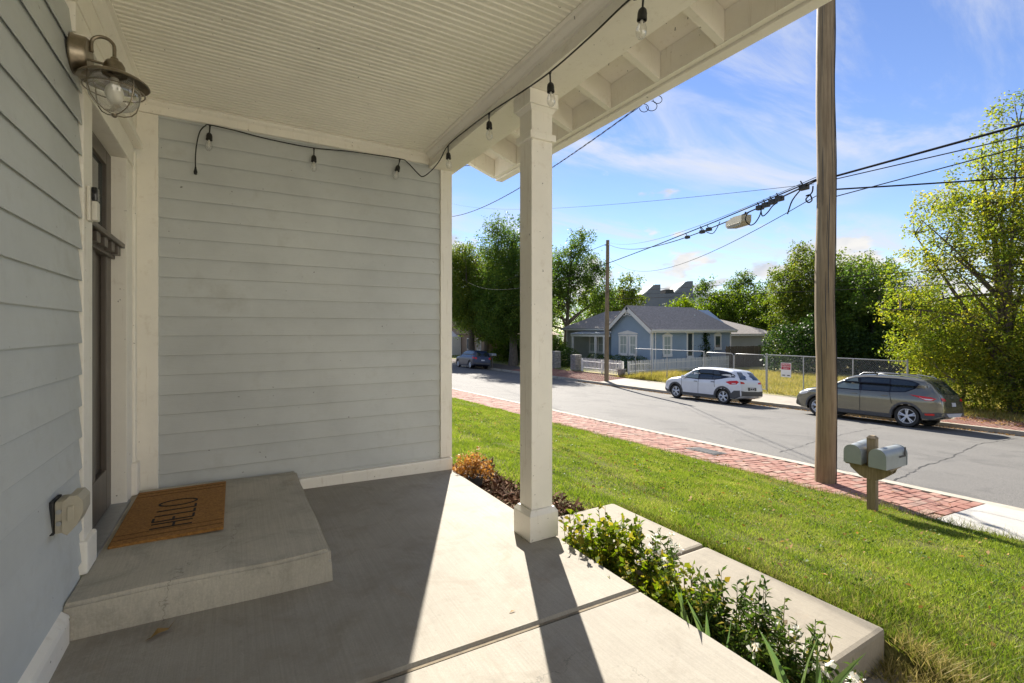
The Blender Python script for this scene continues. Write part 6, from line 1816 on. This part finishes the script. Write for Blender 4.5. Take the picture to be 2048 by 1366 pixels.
# the lot across the street
X, Y = scatter(70000, 23.1, 36, 4, 25.5); kx = ~((X < 24) & (Y > 8) & (Y < 24)) | (X > 23.4); X, Y = X[kx], Y[kx]
v1 = blades(rng, X, Y, np.where(X < 24, zfar(X, Y), zlot(Y)), .16, .013)
X, Y = scatter(16000, 23.2, 27, 18, 25); v2 = blades(rng, X, Y, zlot(Y), .30 + .15 * np.sin(Y * 2), .013)
v, f = merge([v1, v2]); tag(npmesh('lot_grass', v, f, GD, kind='stuff'), 'tall dry grass in the vacant lot across the street', 'grass')
X, Y = scatter(9000, 23.3, 30, 30, 60); v, f = blades(rng, X, Y, zlot(Y), .12, .016); tag(npmesh('verge_grass', v, f, GR, kind='stuff'), 'green grass under the far street trees', 'grass')
# fallen leaves: on the lawn, in the far gutter, under the yellow tree
def litter(name, label, X, Y, Z, size):
    C = np.stack([X, Y, Z], -1); v, f = leaf_arrays(C, size, rng, up=.75); return tag(npmesh(name, v, f, MAT['dry'], kind='stuff'), label, 'fallen leaves')
X, Y = scatter(900, 2.6, 6.3, -.5, 12); litter('fallen_leaves', 'brown leaves scattered over the front lawn', X, Y, zlawn(X, Y) + .022, .038)
Y = rng.uniform(2, 26, 2600); X = 20.58 - np.abs(rng.normal(0, .16, 2600)); litter('gutter_leaves', 'brown leaves gathered along the far kerb', X, Y, zst(X, Y) - .052, .06)
X, Y = scatter(3000, 21.6, 27, 1.5, 8); litter('leaf_litter', 'leaf litter on the ground under the yellow tree', X, Y, np.where(X < 24, zfar(X, Y), zlot(Y)) + .03, .08)
X, Y = scatter(60, 6.5, 7.9, 2.2, 12); litter('pavement_leaves', 'few dry leaves lying on the near brick pavement', X, Y, zwalk(X, Y) + .006, .045)

# ------------------------------------------------------------------ mulch, flower bed, pots
rng = np.random.default_rng(5)
mb = MB()
def mulch_ok(x, y): return x < 2.22 + .12 * math.sin(y * 3) and y > 2.83
X, Y = scatter(5200, 1.70, 2.5, 2.83, 4.35)
mk = np.array([mulch_ok(a, b) for a, b in zip(X, Y)]); X, Y = X[mk], Y[mk]
v, f = leaf_arrays(np.stack([X, Y, zlawn(X, Y) + rng.uniform(.005, .045, len(X))], -1), rng.uniform(.02, .085, len(X)), rng, up=.55, ratio=.28, fold=.05)
tag(npmesh('mulch', v, f, m_leaf("mulch", [(0, (.05, .025, .015)), (.5, (.12, .055, .03)), (.85, (.22, .13, .08)), (1, (.36, .28, .2))], .0, .9), kind='stuff'), 'reddish brown bark mulch beside the porch post', 'mulch')
# dried orange plant in a dark pot beside the porch corner
pp = at_x(944, 962, 1.76); pp.z = float(zlawn(1.76, pp.y))
og = empty('dried_plant', pp, 'dried orange plant in a dark pot by the porch corner', 'potted plant')
MB().lathe([(0, 0), (.075, 0), (.10, .12), (.106, .125), (.10, .13), (0, .115)], n=18).build('pot', MAT['iron'], og, True, True)
n = 900; d = rng.normal(size=(n, 3)); d /= np.linalg.norm(d, axis=1)[:, None]; d[:, 2] = np.abs(d[:, 2]) * 1.15 - .15
P = np.array(pp[:]) + np.array([0, 0, .15]) + d * (.05 + .13 * rng.uniform(size=n)[:, None] ** .7) * (1 + .25 * np.sin(d[:, :1] * 7) * np.cos(d[:, 1:2] * 6))
v, f = leaf_arrays(P, .030, rng, up=.3, ratio=.6); npmesh('foliage', v, f, m_leaf("orange_foliage", [(0, (.22, .095, .03)), (.5, (.38, .19, .06)), (1, (.50, .33, .15))], .3), og)
mb = MB()
for _ in range(40):
    d_ = Vector(rng.normal(size=3)); d_.z = abs(d_.z) + .2; d_.normalize(); mb.tube([pp + Vector((0, 0, .11)), pp + Vector((0, 0, .14)) + d_ * .13], [.003, .0015], 4)
mb.build('stem', MAT['postwood'], og)
LS = m_leaf("snapdragon_leaves", [(0, (.035, .065, .016)), (.5, (.06, .10, .022)), (.85, (.10, .14, .03)), (1, (.20, .16, .05))], .4)
LR = m_leaf("rose_leaves", [(0, (.07, .11, .018)), (.4, (.13, .18, .025)), (.75, (.22, .25, .04)), (1, (.34, .26, .06))], .45)
WH = m_leaf("white_petals", [(0, (.74, .72, .64)), (.8, (.80, .79, .74)), (1, (.72, .55, .40))], .35)
def bed_plant(name, label, x, y, z0, h, spread, n_st, leaf, n_per, mat, flowers, seed, ratio=.3, bare=.15):
    rng = np.random.default_rng(seed); base = Vector((x, y, z0)); root = empty(name, base, label, 'plant', 'flower bed plants')
    st_ = MB(); C, A, F = [], [], []
    for k in range(n_st):
        a = rng.uniform(0, 2 * math.pi); r_ = spread * math.sqrt(rng.uniform(0, 1)); hh_ = h * rng.uniform(.6, 1.0) * (1 - .25 * r_ / spread)
        tip = base + Vector((math.cos(a) * r_, math.sin(a) * r_, hh_)); b0 = base + Vector((math.cos(a) * r_ * .25, math.sin(a) * r_ * .25, -.02)); mid = b0.lerp(tip, .5) + Vector((rng.normal() * .012, rng.normal() * .012, .01))
        q = [b0 * (1 - t) ** 2 + mid * 2 * t * (1 - t) + tip * t * t for t in (0, .25, .5, .75, 1)]
        st_.tube(q, [.0032, .0028, .0024, .0018, .001], 4)
        for j in range(n_per):
            t = bare + (1 - bare) * (j + rng.uniform()) / n_per; p = b0 * (1 - t) ** 2 + mid * 2 * t * (1 - t) + tip * t * t; g_ = rng.uniform(0, 2 * math.pi)
            C.append(p[:]); A.append((math.cos(g_), math.sin(g_), .45))
        if k < flowers:
            nf = 13
            for j in range(nf):
                zz = tip + Vector((rng.normal() * .016, rng.normal() * .011, rng.uniform(-.03, .012))); F.append(zz[:])
    st_.build('stem', LS, root)
    v, f = leaf_arrays(np.array(C), leaf, rng, up=.15, ratio=ratio, axis=np.array(A)); npmesh('foliage', v, f, mat, root)
    if F:
        v, f = leaf_arrays(np.array(F), .021, rng, up=.1, ratio=.95); npmesh('blossom', v, f, WH, root)
    return root
def bxy(u, X): p = at_x(u, 700, X); return p.x, p.y
zb_ = -1.46
P_ = bxy(1150, 1.70); bed_plant('rose_shoot', 'thin leafy shoot standing beside the base of the porch post', *P_, zb_ + .03, .50, .07, 9, .034, 18, LR, 0, 71, .62)
P_ = bxy(1215, 1.80); bed_plant('rose_bush', 'yellow green leafy bush just right of the porch post', *P_, zb_, .54, .24, 60, .040, 26, LR, 0, 72, .62)
P_ = bxy(1290, 1.72); bed_plant('rose_bush', 'lower yellow green bush spilling toward the porch slab', *P_, zb_, .42, .20, 46, .036, 24, LR, 0, 73, .6)
P_ = bxy(1310, 1.90); bed_plant('snapdragon', 'snapdragon with many white flowers behind the yellow green bush', *P_, zb_, .47, .14, 26, .036, 34, LS, 6, 74)
P_ = bxy(1375, 1.80); bed_plant('rose_bush', 'mid sized yellow green bush between snapdragons', *P_, zb_, .43, .17, 40, .034, 24, LR, 0, 75, .6)
P_ = bxy(1452, 1.84); bed_plant('snapdragon', 'dark green snapdragon with a few spent tips beside the walk', *P_, zb_, .46, .17, 30, .038, 38, LS, 0, 76)
P_ = bxy(1528, 1.90); bed_plant('snapdragon', 'narrow upright snapdragon with one white bloom against the walk', *P_, zb_ - .01, .50, .085, 13, .036, 36, LS, 2, 77)
P_ = bxy(1590, 1.84); bed_plant('snapdragon', 'largest snapdragon with white flowers near the step of the walk', *P_, zb_ - .02, .46, .17, 34, .036, 34, LS, 4, 78)
P_ = bxy(1520, 1.73); bed_plant('snapdragon', 'low snapdragon growing against the porch slab edge', *P_, zb_, .33, .14, 24, .034, 28, LS, 0, 79)
P_ = bxy(1700, 1.95); bed_plant('snapdragon', 'small snapdragon with white flowers below the walk step', *P_, zb_ - .06, .42, .06, 6, .032, 22, LS, 2, 80)
# iris fans
IR = m_leaf("iris_leaves", [(0, (.075, .13, .05)), (.5, (.11, .17, .065)), (.85, (.17, .20, .06)), (1, (.26, .20, .07))], .35, .4)
def iris(label, x, y, z0, n, h, w, seed, spread=.5):
    r_ = random.Random(seed); root = empty('iris', (x, y, z0), label, 'plant', 'iris clumps')
    for k in range(n):
        a = r_.uniform(-.35, .35) + R(124); ln = r_.uniform(-spread, spread); hh_ = h * r_.uniform(.65, 1.05); d = Vector((math.cos(a), math.sin(a), 0)); b0 = Vector((x, y, z0)) + d * (k - n / 2) * .018
        wd = Vector((-d.y, d.x, 0)); vs, fs = [], []
        m = 8
        for i in range(m + 1):
            t = i / m; p = b0 + d * ln * hh_ * t * t + Vector((0, 0, hh_ * t)); ww = w * (1 - max(0, (t - .45) / .55) ** 1.6) * r_.uniform(.97, 1.0)
            tw_ = 1.1 * t + k * .7; q = d * math.cos(tw_) + wd * math.sin(tw_)
            nq = Vector((-q.y, q.x, 0)); p = p + wd * (ln * .25 * math.sin(t * 2.2 + k)) * hh_; vs += [p - q * ww, p + nq * ww * .35, p + q * ww]
        for i in range(m):
            for j in (0, 1): fs.append((i * 3 + j, i * 3 + j + 1, (i + 1) * 3 + j + 1, (i + 1) * 3 + j))
        MB().add(vs, fs).build('leaf_blade', IR, root, True)
P_ = bxy(1378, 1.66); iris('pair of iris blades rising from the bed near its middle', *P_, zb_, 4, .40, .013, 1, .35)
P_ = bxy(1432, 1.65); iris('iris blades with a brown tip beside the slab edge', *P_, zb_, 5, .40, .015, 2, .45)
P_ = bxy(1608, 1.67); iris('broad blue green iris clump at the bottom edge of the picture', *P_, zb_ - .01, 6, .46, .020, 3, .35)
P_ = bxy(1795, 1.72); iris('single broad iris blade in the bottom right corner', *P_, zb_ - .01, 2, .46, .022, 4, .15)
